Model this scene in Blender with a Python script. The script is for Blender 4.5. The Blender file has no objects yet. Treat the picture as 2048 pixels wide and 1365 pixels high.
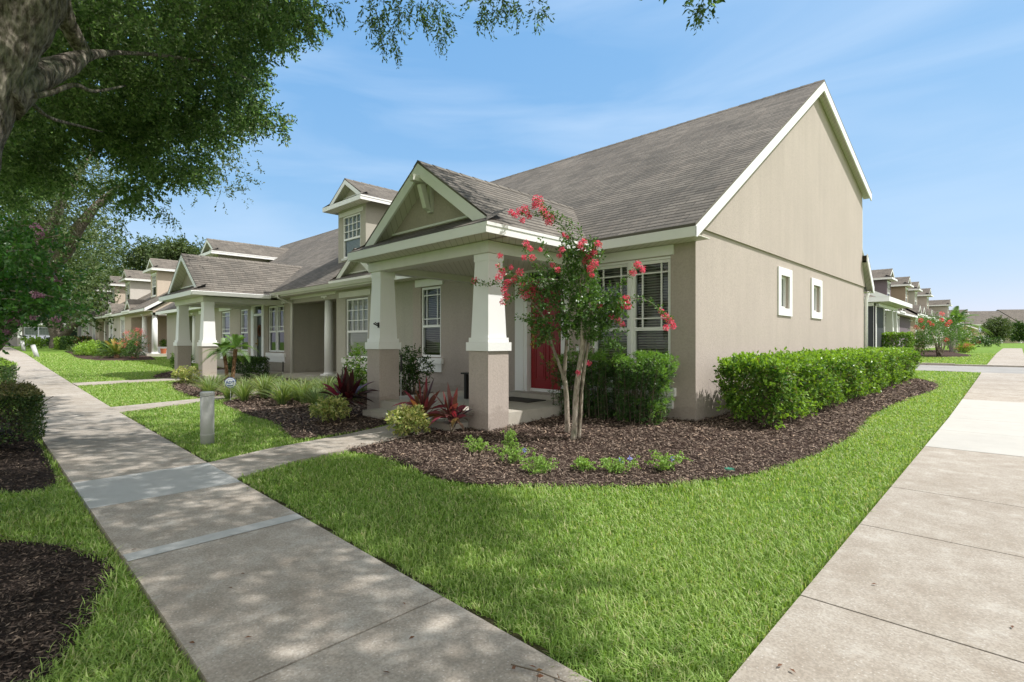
import bpy, bmesh, math, random
import numpy as np
from mathutils import Vector, Matrix
from mathutils.geometry import delaunay_2d_cdt

random.seed(7)
rng = np.random.default_rng(7)
SC = bpy.context.scene
COL = SC.collection
R = math.radians

# ---------------------------------------------------------------- camera
EYE = 1.35
FWD = (-0.6941, 0.7199)          # level view direction
cam = bpy.data.cameras.new("Camera")
cam.sensor_width = 36.0
cam.lens = 36.0 * 1050.0 / 2048.0
cam.shift_y = 2.5 / 2048.0
cam.clip_start = 0.05
cam.clip_end = 6000
camo = bpy.data.objects.new("Camera", cam)
COL.objects.link(camo)
camo.location = (0, 0, EYE)
camo.rotation_euler = (R(90), 0, math.atan2(0.6941, 0.7199))
SC.camera = camo

# ---------------------------------------------------------------- sun, sky, exposure
SUN_EL, SUN_AZ = 53.5, 39.5      # azimuth measured from +X towards +Y
sd = Vector((math.cos(R(SUN_EL)) * math.cos(R(SUN_AZ)), math.cos(R(SUN_EL)) * math.sin(R(SUN_AZ)), math.sin(R(SUN_EL))))
sun = bpy.data.lights.new("Sun", 'SUN')
sun.energy = 4.5
sun.angle = R(0.55)
sun.color = (1.0, 0.965, 0.925)
suno = bpy.data.objects.new("Sun", sun)
COL.objects.link(suno)
suno.rotation_euler = sd.to_track_quat('Z', 'Y').to_euler()

world = bpy.data.worlds.new("World")
SC.world = world
world.use_nodes = True
wn = world.node_tree.nodes
wl = world.node_tree.links
wn.clear()
wo = wn.new("ShaderNodeOutputWorld")
wb = wn.new("ShaderNodeBackground")
sky = wn.new("ShaderNodeTexSky")
sky.sky_type = 'NISHITA'
sky.sun_disc = False
sky.sun_elevation = R(SUN_EL)
sky.sun_rotation = R(90 - SUN_AZ)
sky.altitude = 0
sky.air_density = 1.0
sky.dust_density = 0.3
sky.ozone_density = 5.0
wb.inputs[1].default_value = 0.15
# the physical sky, flattened per channel towards the pale humid summer sky of the place
wb.inputs[1].default_value = 0.10
sep = wn.new("ShaderNodeSeparateColor")
com = wn.new("ShaderNodeCombineColor")
wl.new(sky.outputs[0], sep.inputs[0])
for ch, (gam, kk) in enumerate(((0.72, 1.86), (0.42, 3.05), (0.22, 5.20))):
    pw = wn.new("ShaderNodeMath"); pw.operation = 'POWER'; pw.inputs[1].default_value = gam
    ml = wn.new("ShaderNodeMath"); ml.operation = 'MULTIPLY'; ml.inputs[1].default_value = kk
    wl.new(sep.outputs[ch], pw.inputs[0]); wl.new(pw.outputs[0], ml.inputs[0]); wl.new(ml.outputs[0], com.inputs[ch])
# thin cirrus veil
tc = wn.new("ShaderNodeTexCoord")
mp = wn.new("ShaderNodeMapping")
mp.inputs['Scale'].default_value = (0.9, 1.8, 6.5)
mp.inputs['Rotation'].default_value = (0.25, 0.22, 0.6)
nz = wn.new("ShaderNodeTexNoise")
nz.inputs['Scale'].default_value = 1.5
nz.inputs['Detail'].default_value = 6
nz.inputs['Roughness'].default_value = 0.5
nz.inputs['Distortion'].default_value = 0.6
cr = wn.new("ShaderNodeValToRGB")
cr.color_ramp.elements[0].position = 0.40
cr.color_ramp.elements[0].color = (0, 0, 0, 1)
cr.color_ramp.elements[1].position = 0.80
cr.color_ramp.elements[1].color = (0.5, 0.5, 0.5, 1)
mx = wn.new("ShaderNodeMixRGB")
mx.inputs[2].default_value = (5.6, 7.0, 8.8, 1)
wl.new(tc.outputs['Generated'], mp.inputs[0])
wl.new(mp.outputs[0], nz.inputs['Vector'])
wl.new(nz.outputs['Fac'], cr.inputs[0])
wl.new(cr.outputs[0], mx.inputs[0])
wl.new(com.outputs[0], mx.inputs[1])
# bright cloud added out of view, behind the viewer and overhead, to fill the shade
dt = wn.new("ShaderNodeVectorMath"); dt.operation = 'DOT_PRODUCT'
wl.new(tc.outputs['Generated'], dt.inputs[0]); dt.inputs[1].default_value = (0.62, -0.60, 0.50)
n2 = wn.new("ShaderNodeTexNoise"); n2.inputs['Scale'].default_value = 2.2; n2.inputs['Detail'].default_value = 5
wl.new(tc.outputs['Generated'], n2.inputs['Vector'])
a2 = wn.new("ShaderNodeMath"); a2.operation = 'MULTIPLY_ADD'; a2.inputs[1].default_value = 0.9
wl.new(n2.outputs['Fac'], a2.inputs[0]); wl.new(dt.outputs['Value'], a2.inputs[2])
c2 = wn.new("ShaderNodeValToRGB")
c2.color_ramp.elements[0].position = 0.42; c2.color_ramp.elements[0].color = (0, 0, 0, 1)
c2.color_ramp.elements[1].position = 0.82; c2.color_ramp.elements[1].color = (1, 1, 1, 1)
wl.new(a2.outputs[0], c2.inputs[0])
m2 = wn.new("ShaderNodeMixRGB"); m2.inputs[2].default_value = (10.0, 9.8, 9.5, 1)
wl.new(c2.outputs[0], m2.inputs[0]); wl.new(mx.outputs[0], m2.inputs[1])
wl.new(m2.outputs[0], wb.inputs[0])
wl.new(wb.outputs[0], wo.inputs[0])

SC.view_settings.view_transform = 'Standard'
SC.view_settings.look = 'None'
SC.view_settings.exposure = 0.32
SC.view_settings.gamma = 1.0
SC.cycles.max_bounces = 7
SC.cycles.diffuse_bounces = 4
SC.cycles.transparent_max_bounces = 6
SC.cycles.use_denoising = True

# ---------------------------------------------------------------- helpers
def at(px, py, d):
    """world point seen at a photo pixel, d metres in front of the eye"""
    lat = (px - 1024.0) / 1050.0 * d
    return Vector((0.7199 * lat - 0.6941 * d, 0.6941 * lat + 0.7199 * d, EYE - (py - 685.0) / 1050.0 * d))

def gz(x, y):
    r = math.hypot(x, y)
    z = float(np.interp(r, (0, 12, 20, 30, 45, 60, 100, 170, 3000), (0, 0, .12, .3, .6, .72, 1.0, 1.22, 1.25)))
    if -13 < x < -1.5 and 3 < y < 21:       # planting beds rise to the house
        t = min(1, max(0, (y - 4.6) / 2.5)) if x < -3.6 else min(1, max(0, (-x - 1.9) / 1.2)) * min(1, max(0, (y - 4.6) / 2.5))
        z = max(z, 0.10 * t)
    return z

def wpos(o):
    v = Vector((0, 0, 0))
    while o is not None:
        v += o.location
        o = o.parent
    return v

def tag(o, label=None, cat=None, group=None, kind=None):
    if label: o['label'] = label
    if cat: o['category'] = cat
    if group: o['group'] = group
    if kind: o['kind'] = kind
    return o

def empty(name, loc, label, cat, group=None, rz=0.0):
    o = bpy.data.objects.new(name, None)
    o.empty_display_size = 0.2
    COL.objects.link(o)
    o.location = loc
    o.rotation_euler = (0, 0, rz)
    tag(o, label, cat, group)
    return o

class MB:
    """collects shapes; build() makes ONE mesh object. Coordinates are those of the root thing's frame (or world)"""
    def __init__(s, M=None):
        s.v, s.f, s.uv, s.mi, s.M = [], [], [], [], M
    def add(s, vs, fs, uvs=None, mi=0):
        b = len(s.v)
        if s.M is not None:
            vs = [s.M @ Vector(v) for v in vs]
        s.v += [tuple(v) for v in vs]
        for i, f in enumerate(fs):
            s.f.append(tuple(b + k for k in f))
            s.mi.append(mi)
            s.uv.append(uvs[i] if uvs else None)
    def box(s, x0, x1, y0, y1, z0, z1, mi=0):
        if x0 > x1: x0, x1 = x1, x0
        if y0 > y1: y0, y1 = y1, y0
        if z0 > z1: z0, z1 = z1, z0
        vs = [(x0, y0, z0), (x1, y0, z0), (x1, y1, z0), (x0, y1, z0), (x0, y0, z1), (x1, y0, z1), (x1, y1, z1), (x0, y1, z1)]
        s.add(vs, [(0, 3, 2, 1), (4, 5, 6, 7), (0, 1, 5, 4), (1, 2, 6, 5), (2, 3, 7, 6), (3, 0, 4, 7)], mi=mi)
        return s
    def hexa(s, lo, hi, mi=0):
        """lo, hi: 4 points each (bottom ring, top ring)"""
        s.add(list(lo) + list(hi), [(3, 2, 1, 0), (4, 5, 6, 7), (0, 1, 5, 4), (1, 2, 6, 5), (2, 3, 7, 6), (3, 0, 4, 7)], mi=mi)
        return s
    def frustum(s, cx, cy, z0, z1, h0, h1, mi=0):
        s.hexa([(cx - h0, cy - h0, z0), (cx + h0, cy - h0, z0), (cx + h0, cy + h0, z0), (cx - h0, cy + h0, z0)],
               [(cx - h1, cy - h1, z1), (cx + h1, cy - h1, z1), (cx + h1, cy + h1, z1), (cx - h1, cy + h1, z1)], mi)
        return s
    def cyl(s, cx, cy, z0, z1, r0, r1=None, n=24, mi=0):
        return s.tube([(cx, cy, z0), (cx, cy, z1)], [r0, r0 if r1 is None else r1], n, mi)
    def tube(s, pts, rad, n=10, mi=0, jit=0.0, cap=True):
        pts = [Vector(p) for p in pts]
        vs, fs = [], []
        up = Vector((0.13, 0.31, 0.94)).normalized()
        for i, p in enumerate(pts):
            d = (pts[min(i + 1, len(pts) - 1)] - pts[max(i - 1, 0)]).normalized()
            a = d.cross(Vector((1, 0, 0)) if abs(d.x) < .8 else Vector((0, 1, 0))).normalized() if i == 0 else (a - d * a.dot(d)).normalized()
            b = d.cross(a)
            for k in range(n):
                t = 2 * math.pi * k / n
                r = rad[i] * (1 + jit * (random.random() - .5))
                vs.append(p + a * (math.cos(t) * r) + b * (math.sin(t) * r))
        for i in range(len(pts) - 1):
            for k in range(n):
                k2 = (k + 1) % n
                fs.append((i * n + k, i * n + k2, (i + 1) * n + k2, (i + 1) * n + k))
        if cap:
            fs.append(tuple(range(n - 1, -1, -1)))
            fs.append(tuple((len(pts) - 1) * n + k for k in range(n)))
        s.add(vs, fs, mi=mi)
        return s
    def quad(s, a, b, c, d, uv=None, mi=0):
        s.add([a, b, c, d], [(0, 1, 2, 3)], [uv] if uv else None, mi)
        return s
    def poly(s, pts, uv=None, mi=0):
        s.add(pts, [tuple(range(len(pts)))], [uv] if uv else None, mi)
        return s
    def prism(s, pts, off, mi=0):
        """extrude the polygon by the vector off"""
        n = len(pts)
        o = Vector(off)
        vs = [Vector(p) for p in pts] + [Vector(p) + o for p in pts]
        s.add(vs, [tuple(range(n)), tuple(range(2 * n - 1, n - 1, -1))] + [(i, (i + 1) % n, n + (i + 1) % n, n + i) for i in range(n)], mi=mi)
        return s
    def build(s, name, mats, parent=None, smooth=False, origin=None):
        me = bpy.data.meshes.new(name)
        root = None
        if parent is not None:       # vertices are in the root thing's frame; parts sit at the root's origin
            root = parent
        ox = Vector((0, 0, 0))
        if parent is None:
            if origin is None and s.v:
                a = np.array(s.v)
                ox = Vector((float((a[:, 0].min() + a[:, 0].max()) / 2), float((a[:, 1].min() + a[:, 1].max()) / 2), float(a[:, 2].min())))
            elif origin is not None:
                ox = Vector(origin)
        me.from_pydata([tuple(Vector(v) - ox) for v in s.v], [], s.f)
        if any(u is not None for u in s.uv):
            ul = me.uv_layers.new(name="UVMap")
            li = 0
            for f, u in zip(s.f, s.uv):
                for k in range(len(f)):
                    ul.data[li].uv = u[k] if u else (0, 0)
                    li += 1
        if not isinstance(mats, (list, tuple)): mats = [mats]
        for m in mats: me.materials.append(m)
        if len(mats) > 1:
            for p, m in zip(me.polygons, s.mi): p.material_index = m
        if smooth:
            me.polygons.foreach_set('use_smooth', [True] * len(me.polygons))
        o = bpy.data.objects.new(name, me)
        COL.objects.link(o)
        o.location = ox
        if parent is not None:
            o.parent = parent
        return o

def fast_mesh(name, V, F, mat, parent=None, smooth=False, loc=None):
    """V (N,3) array, F (M,k) int array"""
    me = bpy.data.meshes.new(name)
    V = np.asarray(V, dtype=np.float32)
    F = np.asarray(F, dtype=np.int32)
    me.vertices.add(len(V))
    me.vertices.foreach_set('co', V.ravel())
    k = F.shape[1]
    me.loops.add(F.size)
    me.loops.foreach_set('vertex_index', F.ravel())
    me.polygons.add(len(F))
    me.polygons.foreach_set('loop_start', np.arange(0, F.size, k, dtype=np.int32))
    me.update(calc_edges=True)
    me.validate()
    me.materials.append(mat)
    if smooth:
        me.polygons.foreach_set('use_smooth', np.ones(len(F), dtype=bool))
    o = bpy.data.objects.new(name, me)
    COL.objects.link(o)
    if loc is not None: o.location = loc
    if parent is not None: o.parent = parent
    return o

def tree_copy(o, parent=None):
    c = o.copy()
    COL.objects.link(c)
    c.parent = parent
    for ch in list(o.children): tree_copy(ch, c)
    return c

# ---------------------------------------------------------------- materials
def newmat(name):
    m = bpy.data.materials.new(name)
    m.use_nodes = True
    nt = m.node_tree
    b = nt.nodes['Principled BSDF']
    return m, nt, b

def N(nt, typ, **kw):
    n = nt.nodes.new(typ)
    for k, v in kw.items():
        if k.startswith('i_'):
            n.inputs[k[2:].replace('_', ' ')].default_value = v
        else:
            setattr(n, k, v)
    return n

def ramp(nt, fac, stops):
    r = nt.nodes.new('ShaderNodeValToRGB')
    e = r.color_ramp.elements
    while len(e) < len(stops): e.new(0.5)
    for i, (p, c) in enumerate(stops):
        e[i].position = p
        e[i].color = (c[0], c[1], c[2], 1) if not isinstance(c, (int, float)) else (c, c, c, 1)
    nt.links.new(fac, r.inputs[0])
    return r.outputs[0]

def mixc(nt, fac, a, b, mode='MIX'):
    m = nt.nodes.new('ShaderNodeMixRGB')
    m.blend_type = mode
    for i, x in enumerate((fac, a, b)):
        if isinstance(x, (int, float)): m.inputs[i].default_value = x
        elif isinstance(x, tuple): m.inputs[i].default_value = (*x, 1) if len(x) == 3 else x
        else: nt.links.new(x, m.inputs[i])
    return m.outputs[0]

def bump(nt, b, h, strength=0.3, dist=0.01):
    n = nt.nodes.new('ShaderNodeBump')
    n.inputs['Strength'].default_value = strength
    n.inputs['Distance'].default_value = dist
    nt.links.new(h, n.inputs['Height'])
    nt.links.new(n.outputs[0], b.inputs['Normal'])
    return n

def coord(nt, kind='Object', scale=(1, 1, 1)):
    t = nt.nodes.new('ShaderNodeTexCoord')
    if kind == 'World':
        g = nt.nodes.new('ShaderNodeNewGeometry')
        src = g.outputs['Position']
    else:
        src = t.outputs[kind]
    m = nt.nodes.new('ShaderNodeMapping')
    m.inputs['Scale'].default_value = scale
    nt.links.new(src, m.inputs[0])
    return m.outputs[0]

def noise(nt, vec, scale, detail=3, rough=0.5):
    n = nt.nodes.new('ShaderNodeTexNoise')
    n.inputs['Scale'].default_value = scale
    n.inputs['Detail'].default_value = detail
    n.inputs['Roughness'].default_value = rough
    nt.links.new(vec, n.inputs['Vector'])
    return n.outputs['Fac']

def stucco(name, col, bs=0.8):
    m, nt, b = newmat(name)
    w = coord(nt, 'World')
    big = noise(nt, w, 0.7, 4, 0.6)
    str_ = noise(nt, coord(nt, 'World', (3.0, 3.0, 0.25)), 1.4, 4, 0.6)
    fine = noise(nt, w, 34, 5, 0.7)
    c = mixc(nt, ramp(nt, big, [(0.3, 0), (0.75, 1)]), tuple(x * 0.93 for x in col), tuple(min(1, x * 1.06) for x in col))
    c = mixc(nt, ramp(nt, str_, [(0.42, 0), (0.75, 0.5)]), c, tuple(x * 0.84 for x in col))
    c = mixc(nt, ramp(nt, fine, [(0.36, 0.5), (0.56, 0)]), c, tuple(x * 0.74 for x in col))
    sx = nt.nodes.new('ShaderNodeSeparateXYZ')
    nt.links.new(w, sx.inputs[0])
    dirt = noise(nt, coord(nt, 'World', (1, 1, 3)), 5, 4, 0.6)
    ad = nt.nodes.new('ShaderNodeMath'); ad.operation = 'MULTIPLY_ADD'
    nt.links.new(dirt, ad.inputs[0]); ad.inputs[1].default_value = -0.55
    nt.links.new(sx.outputs[2], ad.inputs[2])
    c = mixc(nt, ramp(nt, ad.outputs[0], [(-0.0, 0.25), (0.10, 0.0)]), c, (0.16, 0.13, 0.10))
    nt.links.new(c, b.inputs['Base Color'])
    b.inputs['Roughness'].default_value = 0.92
    b.inputs['Specular IOR Level'].default_value = 0.2
    bump(nt, b, fine, bs, 0.006)
    return m

def paint(name, col, rough=0.5, dirt=0.12):
    m, nt, b = newmat(name)
    w = coord(nt, 'World')
    n = noise(nt, w, 3.0, 5, 0.65)
    c = mixc(nt, ramp(nt, n, [(0.45, 0), (0.8, dirt)]), col, tuple(x * 0.55 for x in col))
    nt.links.new(c, b.inputs['Base Color'])
    b.inputs['Roughness'].default_value = rough
    bump(nt, b, noise(nt, w, 90, 2), 0.12, 0.003)
    return m

def shingle(name, c1, c2, dark=0.55):
    m, nt, b = newmat(name)
    uv = nt.nodes.new('ShaderNodeUVMap')
    mapn = nt.nodes.new('ShaderNodeMapping')
    nt.links.new(uv.outputs[0], mapn.inputs[0])
    # slight waviness of the courses
    wn_ = nt.nodes.new('ShaderNodeTexNoise'); wn_.inputs['Scale'].default_value = 1.6; wn_.inputs['Detail'].default_value = 3
    nt.links.new(mapn.outputs[0], wn_.inputs['Vector'])
    sub = nt.nodes.new('ShaderNodeVectorMath'); sub.operation = 'MULTIPLY_ADD'
    nt.links.new(wn_.outputs['Color'], sub.inputs[0]); sub.inputs[1].default_value = (0.02, 0.045, 0)
    nt.links.new(mapn.outputs[0], sub.inputs[2])
    br = nt.nodes.new('ShaderNodeTexBrick')
    br.offset = 0.37; br.offset_frequency = 3
    br.inputs['Scale'].default_value = 1.0
    br.inputs['Brick Width'].default_value = 0.33
    br.inputs['Row Height'].default_value = 0.14
    br.inputs['Mortar Size'].default_value = 0.007
    br.inputs['Mortar Smooth'].default_value = 0.3
    br.inputs['Color1'].default_value = (*c1, 1)
    br.inputs['Color2'].default_value = (*c2, 1)
    br.inputs['Mortar'].default_value = (*[x * 0.35 for x in c1], 1)
    nt.links.new(sub.outputs[0], br.inputs['Vector'])
    big = noise(nt, coord(nt, 'World'), 0.55, 5, 0.65)
    fine = noise(nt, mapn.outputs[0], 28, 3, 0.6)
    st = nt.nodes.new('ShaderNodeMapping'); st.inputs['Scale'].default_value = (6, 1.1, 1)
    nt.links.new(uv.outputs[0], st.inputs[0])
    stn = noise(nt, st.outputs[0], 1.0, 4, 0.6)
    c = mixc(nt, ramp(nt, big, [(0.36, dark), (0.62, 0.0)]), br.outputs['Color'], (0.055, 0.054, 0.05))
    c = mixc(nt, ramp(nt, stn, [(0.5, 0.0), (0.75, 0.35)]), c, (0.30, 0.25, 0.21))
    c = mixc(nt, ramp(nt, fine, [(0.35, 0.35), (0.6, 0)]), c, (0.05, 0.048, 0.045))
    # foot of every course: saw-tooth height, its shadow painted dark into the colour
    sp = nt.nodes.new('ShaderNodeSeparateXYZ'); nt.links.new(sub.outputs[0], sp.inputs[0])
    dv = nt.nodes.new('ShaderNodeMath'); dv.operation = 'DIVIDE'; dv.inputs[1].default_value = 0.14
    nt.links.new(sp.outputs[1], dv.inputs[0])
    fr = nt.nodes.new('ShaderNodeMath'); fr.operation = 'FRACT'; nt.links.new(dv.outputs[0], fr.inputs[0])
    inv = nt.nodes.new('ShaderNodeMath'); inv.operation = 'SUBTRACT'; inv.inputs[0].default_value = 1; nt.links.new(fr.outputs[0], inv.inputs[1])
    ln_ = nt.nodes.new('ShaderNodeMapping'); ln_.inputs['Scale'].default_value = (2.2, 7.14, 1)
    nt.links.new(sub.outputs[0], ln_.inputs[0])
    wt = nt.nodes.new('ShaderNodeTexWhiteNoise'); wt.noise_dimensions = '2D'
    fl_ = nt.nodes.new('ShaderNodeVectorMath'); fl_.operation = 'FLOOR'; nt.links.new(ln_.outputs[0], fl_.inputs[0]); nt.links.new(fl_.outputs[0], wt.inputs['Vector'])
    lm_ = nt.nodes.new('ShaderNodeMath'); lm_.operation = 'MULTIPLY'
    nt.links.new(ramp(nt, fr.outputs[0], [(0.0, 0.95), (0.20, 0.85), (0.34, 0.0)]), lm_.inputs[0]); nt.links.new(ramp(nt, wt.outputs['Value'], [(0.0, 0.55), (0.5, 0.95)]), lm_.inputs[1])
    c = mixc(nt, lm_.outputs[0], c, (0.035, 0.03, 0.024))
    hh = nt.nodes.new('ShaderNodeMath'); hh.operation = 'MULTIPLY_ADD'; hh.inputs[1].default_value = 0.35
    nt.links.new(fine, hh.inputs[0]); nt.links.new(inv.outputs[0], hh.inputs[2])
    nt.links.new(c, b.inputs['Base Color'])
    b.inputs['Roughness'].default_value = 0.95
    b.inputs['Specular IOR Level'].default_value = 0.15
    bump(nt, b, hh.outputs[0], 0.8, 0.02)
    return m

def plain(name, col, rough=0.6, metal=0.0, spec=0.5):
    m, nt, b = newmat(name)
    b.inputs['Base Color'].default_value = (*col, 1)
    b.inputs['Roughness'].default_value = rough
    b.inputs['Metallic'].default_value = metal
    b.inputs['Specular IOR Level'].default_value = spec
    return m

def leafmat(name, cols, rough=0.5, trans=0.35, spec=0.4, tcol=None):
    """cols: list of colours picked at random per leaf"""
    m, nt, b = newmat(name)
    g = nt.nodes.new('ShaderNodeNewGeometry')
    n = len(cols)
    c = ramp(nt, g.outputs['Random Per Island'], [(i / max(1, n - 1), cc) for i, cc in enumerate(cols)])
    nt.links.new(c, b.inputs['Base Color'])
    b.inputs['Roughness'].default_value = rough
    b.inputs['Specular IOR Level'].default_value = spec
    t = nt.nodes.new('ShaderNodeBsdfTranslucent')
    tc_ = mixc(nt, 1.0, c, tcol or (1.5, 1.5, 0.6), 'MULTIPLY')
    nt.links.new(tc_, t.inputs[0])
    mx_ = nt.nodes.new('ShaderNodeMixShader')
    mx_.inputs[0].default_value = trans
    nt.links.new(b.outputs[0], mx_.inputs[1])
    nt.links.new(t.outputs[0], mx_.inputs[2])
    nt.links.new(mx_.outputs[0], nt.nodes['Material Output'].inputs[0])
    return m

def bark(name, c1, c2, sc=14, moss=(0.14, 0.16, 0.08), mossf=0.3):
    m, nt, b = newmat(name)
    v = coord(nt, 'World', (1, 1, 0.34))
    w = coord(nt, 'World')
    n1 = noise(nt, v, sc, 6, 0.7)
    vo = nt.nodes.new('ShaderNodeTexVoronoi'); vo.inputs['Scale'].default_value = sc * 1.3
    nt.links.new(v, vo.inputs['Vector'])
    c = mixc(nt, ramp(nt, n1, [(0.40, 0), (0.60, 1)]), c1, c2)
    c = mixc(nt, ramp(nt, vo.outputs['Distance'], [(0.05, 0.8), (0.45, 0)]), c, tuple(x * 0.45 for x in c1))
    c = mixc(nt, ramp(nt, noise(nt, w, 4, 5, 0.7), [(0.5, 0), (0.68, mossf)]), c, moss)
    nt.links.new(c, b.inputs['Base Color'])
    b.inputs['Roughness'].default_value = 0.95
    b.inputs['Specular IOR Level'].default_value = 0.1
    h = nt.nodes.new('ShaderNodeMath'); h.operation = 'ADD'
    nt.links.new(n1, h.inputs[0]); nt.links.new(vo.outputs['Distance'], h.inputs[1])
    bump(nt, b, h.outputs[0], 1.0, 0.035)
    return m

def concrete(name, c1, c2, stain=0.5, speck=0.5, isl=True):
    m, nt, b = newmat(name)
    w = coord(nt, 'World')
    big = noise(nt, w, 0.9, 6, 0.65)
    med = noise(nt, coord(nt, 'World', (1.0, 1.0, 1)), 5.5, 6, 0.7)
    fine = noise(nt, w, 75, 4, 0.65)
    vo = nt.nodes.new('ShaderNodeTexVoronoi'); vo.inputs['Scale'].default_value = 46
    nt.links.new(w, vo.inputs['Vector'])
    c = mixc(nt, ramp(nt, big, [(0.35, 0), (0.65, 1)]), c1, c2)
    c = mixc(nt, ramp(nt, med, [(0.48, 0), (0.72, stain)]), c, tuple(x * f for x, f in zip(c1, (0.62, 0.56, 0.5))))
    c = mixc(nt, ramp(nt, fine, [(0.42, 0.35 * speck), (0.56, 0)]), c, tuple(x * 0.5 for x in c1))
    c = mixc(nt, ramp(nt, med, [(0.22, 0.45 * speck), (0.45, 0)]), c, (0.62, 0.60, 0.55))
    c = mixc(nt, ramp(nt, vo.outputs['Distance'], [(0.12, 0.32 * speck), (0.24, 0)]), c, (0.68, 0.65, 0.60))
    if isl:
        g = nt.nodes.new('ShaderNodeNewGeometry')
        c = mixc(nt, ramp(nt, g.outputs['Random Per Island'], [(0, 0.0), (1, 0.22)]), c, tuple(x * 0.6 for x in c1))
    nt.links.new(c, b.inputs['Base Color'])
    b.inputs['Roughness'].default_value = 0.9
    b.inputs['Specular IOR Level'].default_value = 0.25
    hh = nt.nodes.new('ShaderNodeMath'); hh.operation = 'MULTIPLY_ADD'; hh.inputs[1].default_value = 0.5
    nt.links.new(med, hh.inputs[0]); nt.links.new(fine, hh.inputs[2])
    bump(nt, b, hh.outputs[0], 0.35, 0.004)
    return m

M = {}
M['tan'] = stucco('tan_stucco', (0.475, 0.412, 0.368))
M['greygreen'] = stucco('greygreen_stucco', (0.45, 0.425, 0.365))
M['taupe'] = stucco('taupe_stucco', (0.44, 0.395, 0.34))
M['beige'] = stucco('beige_stucco', (0.56, 0.475, 0.39))
M['pale'] = stucco('pale_stucco', (0.56, 0.525, 0.48))
M['lavender'] = stucco('lavender_stucco', (0.50, 0.44, 0.46))
M['purple'] = stucco('purple_stucco', (0.20, 0.165, 0.185))
M['brown'] = stucco('brown_stucco', (0.33, 0.255, 0.19))
M['trim'] = paint('white_trim', (0.84, 0.84, 0.83), 0.45, 0.06)
M['trimold'] = paint('weathered_trim', (0.70, 0.69, 0.64), 0.6, 0.25)
M['soffit'] = None
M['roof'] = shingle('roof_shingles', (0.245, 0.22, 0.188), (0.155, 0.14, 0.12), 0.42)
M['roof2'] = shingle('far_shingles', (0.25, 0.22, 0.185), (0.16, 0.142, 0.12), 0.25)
M['door_red'] = paint('red_door_paint', (0.25, 0.010, 0.014), 0.35, 0.05)
M['door_green'] = paint('dark_green_door', (0.015, 0.03, 0.018), 0.35, 0.05)
M['door_dark'] = paint('dark_red_door', (0.05, 0.008, 0.008), 0.4, 0.05)
M['blind'] = plain('blind_slats', (0.80, 0.77, 0.68), 0.6)
M['curtain'] = plain('curtain_cloth', (0.55, 0.52, 0.48), 0.9)
M['black'] = plain('black_metal', (0.012, 0.012, 0.012), 0.45)
M['screen'] = plain('insect_screen', (0.035, 0.04, 0.045), 0.7)
M['mat'] = paint('doormat_fibre', (0.055, 0.05, 0.042), 0.95, 0.5)
M['pvc'] = paint('grey_pvc', (0.42, 0.43, 0.41), 0.5, 0.6)
M['pvcw'] = paint('white_pvc', (0.46, 0.47, 0.46), 0.5, 0.4)
M['brass'] = plain('brass', (0.5, 0.35, 0.12), 0.3, 1.0)
M['signblue'] = plain('sign_blue', (0.05, 0.10, 0.32), 0.5)
M['signwhite'] = plain('sign_white', (0.75, 0.78, 0.82), 0.5)
M['capgreen'] = plain('valve_green', (0.03, 0.20, 0.13), 0.5)
M['terracotta'] = plain('terracotta', (0.45, 0.14, 0.06), 0.8)
M['gutter'] = paint('gutter_metal', (0.62, 0.61, 0.56), 0.4, 0.2)

def soffit_mat():
    m, nt, b = newmat('vinyl_soffit')
    w = coord(nt, 'World')
    sp = nt.nodes.new('ShaderNodeSeparateXYZ'); nt.links.new(w, sp.inputs[0])
    ad = nt.nodes.new('ShaderNodeMath'); ad.operation = 'ADD'
    nt.links.new(sp.outputs[0], ad.inputs[0]); nt.links.new(sp.outputs[1], ad.inputs[1])
    dv = nt.nodes.new('ShaderNodeMath'); dv.operation = 'DIVIDE'; dv.inputs[1].default_value = 0.14
    nt.links.new(ad.outputs[0], dv.inputs[0])
    fr = nt.nodes.new('ShaderNodeMath'); fr.operation = 'FRACT'; nt.links.new(dv.outputs[0], fr.inputs[0])
    c = ramp(nt, fr.outputs[0], [(0.0, (0.40, 0.38, 0.30)), (0.08, (0.66, 0.64, 0.56)), (0.92, (0.66, 0.64, 0.56)), (1.0, (0.40, 0.38, 0.30))])
    nt.links.new(c, b.inputs['Base Color'])
    b.inputs['Roughness'].default_value = 0.6
    return m
M['soffit'] = soffit_mat()

def pane_mat(name, tint, gloss=0.06):
    m, nt, b = newmat(name)
    nt.nodes.remove(b)
    tr = nt.nodes.new('ShaderNodeBsdfTransparent'); tr.inputs[0].default_value = (*tint, 1)
    gl = nt.nodes.new('ShaderNodeBsdfGlossy'); gl.inputs['Roughness'].default_value = 0.02
    gl.inputs[0].default_value = (0.9, 0.95, 1, 1)
    fz = nt.nodes.new('ShaderNodeFresnel'); fz.inputs[0].default_value = 1.42
    ad = nt.nodes.new('ShaderNodeMath'); ad.operation = 'ADD'; ad.inputs[1].default_value = gloss
    nt.links.new(fz.outputs[0], ad.inputs[0])
    mx_ = nt.nodes.new('ShaderNodeMixShader')
    nt.links.new(ad.outputs[0], mx_.inputs[0]); nt.links.new(tr.outputs[0], mx_.inputs[1]); nt.links.new(gl.outputs[0], mx_.inputs[2])
    nt.links.new(mx_.outputs[0], nt.nodes['Material Output'].inputs[0])
    return m
M['pane'] = pane_mat('window_glass', (0.70, 0.74, 0.72), 0.0)
M['walk'] = concrete('sidewalk_concrete', (0.37, 0.325, 0.27), (0.46, 0.42, 0.365), 0.55, 1.3)
M['walknew'] = concrete('new_concrete', (0.43, 0.42, 0.39), (0.465, 0.455, 0.42), 0.1, 0.15, False)
M['walkgrey'] = concrete('grey_patch_concrete', (0.42, 0.425, 0.41), (0.47, 0.475, 0.46), 0.12, 0.2, False)
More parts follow.
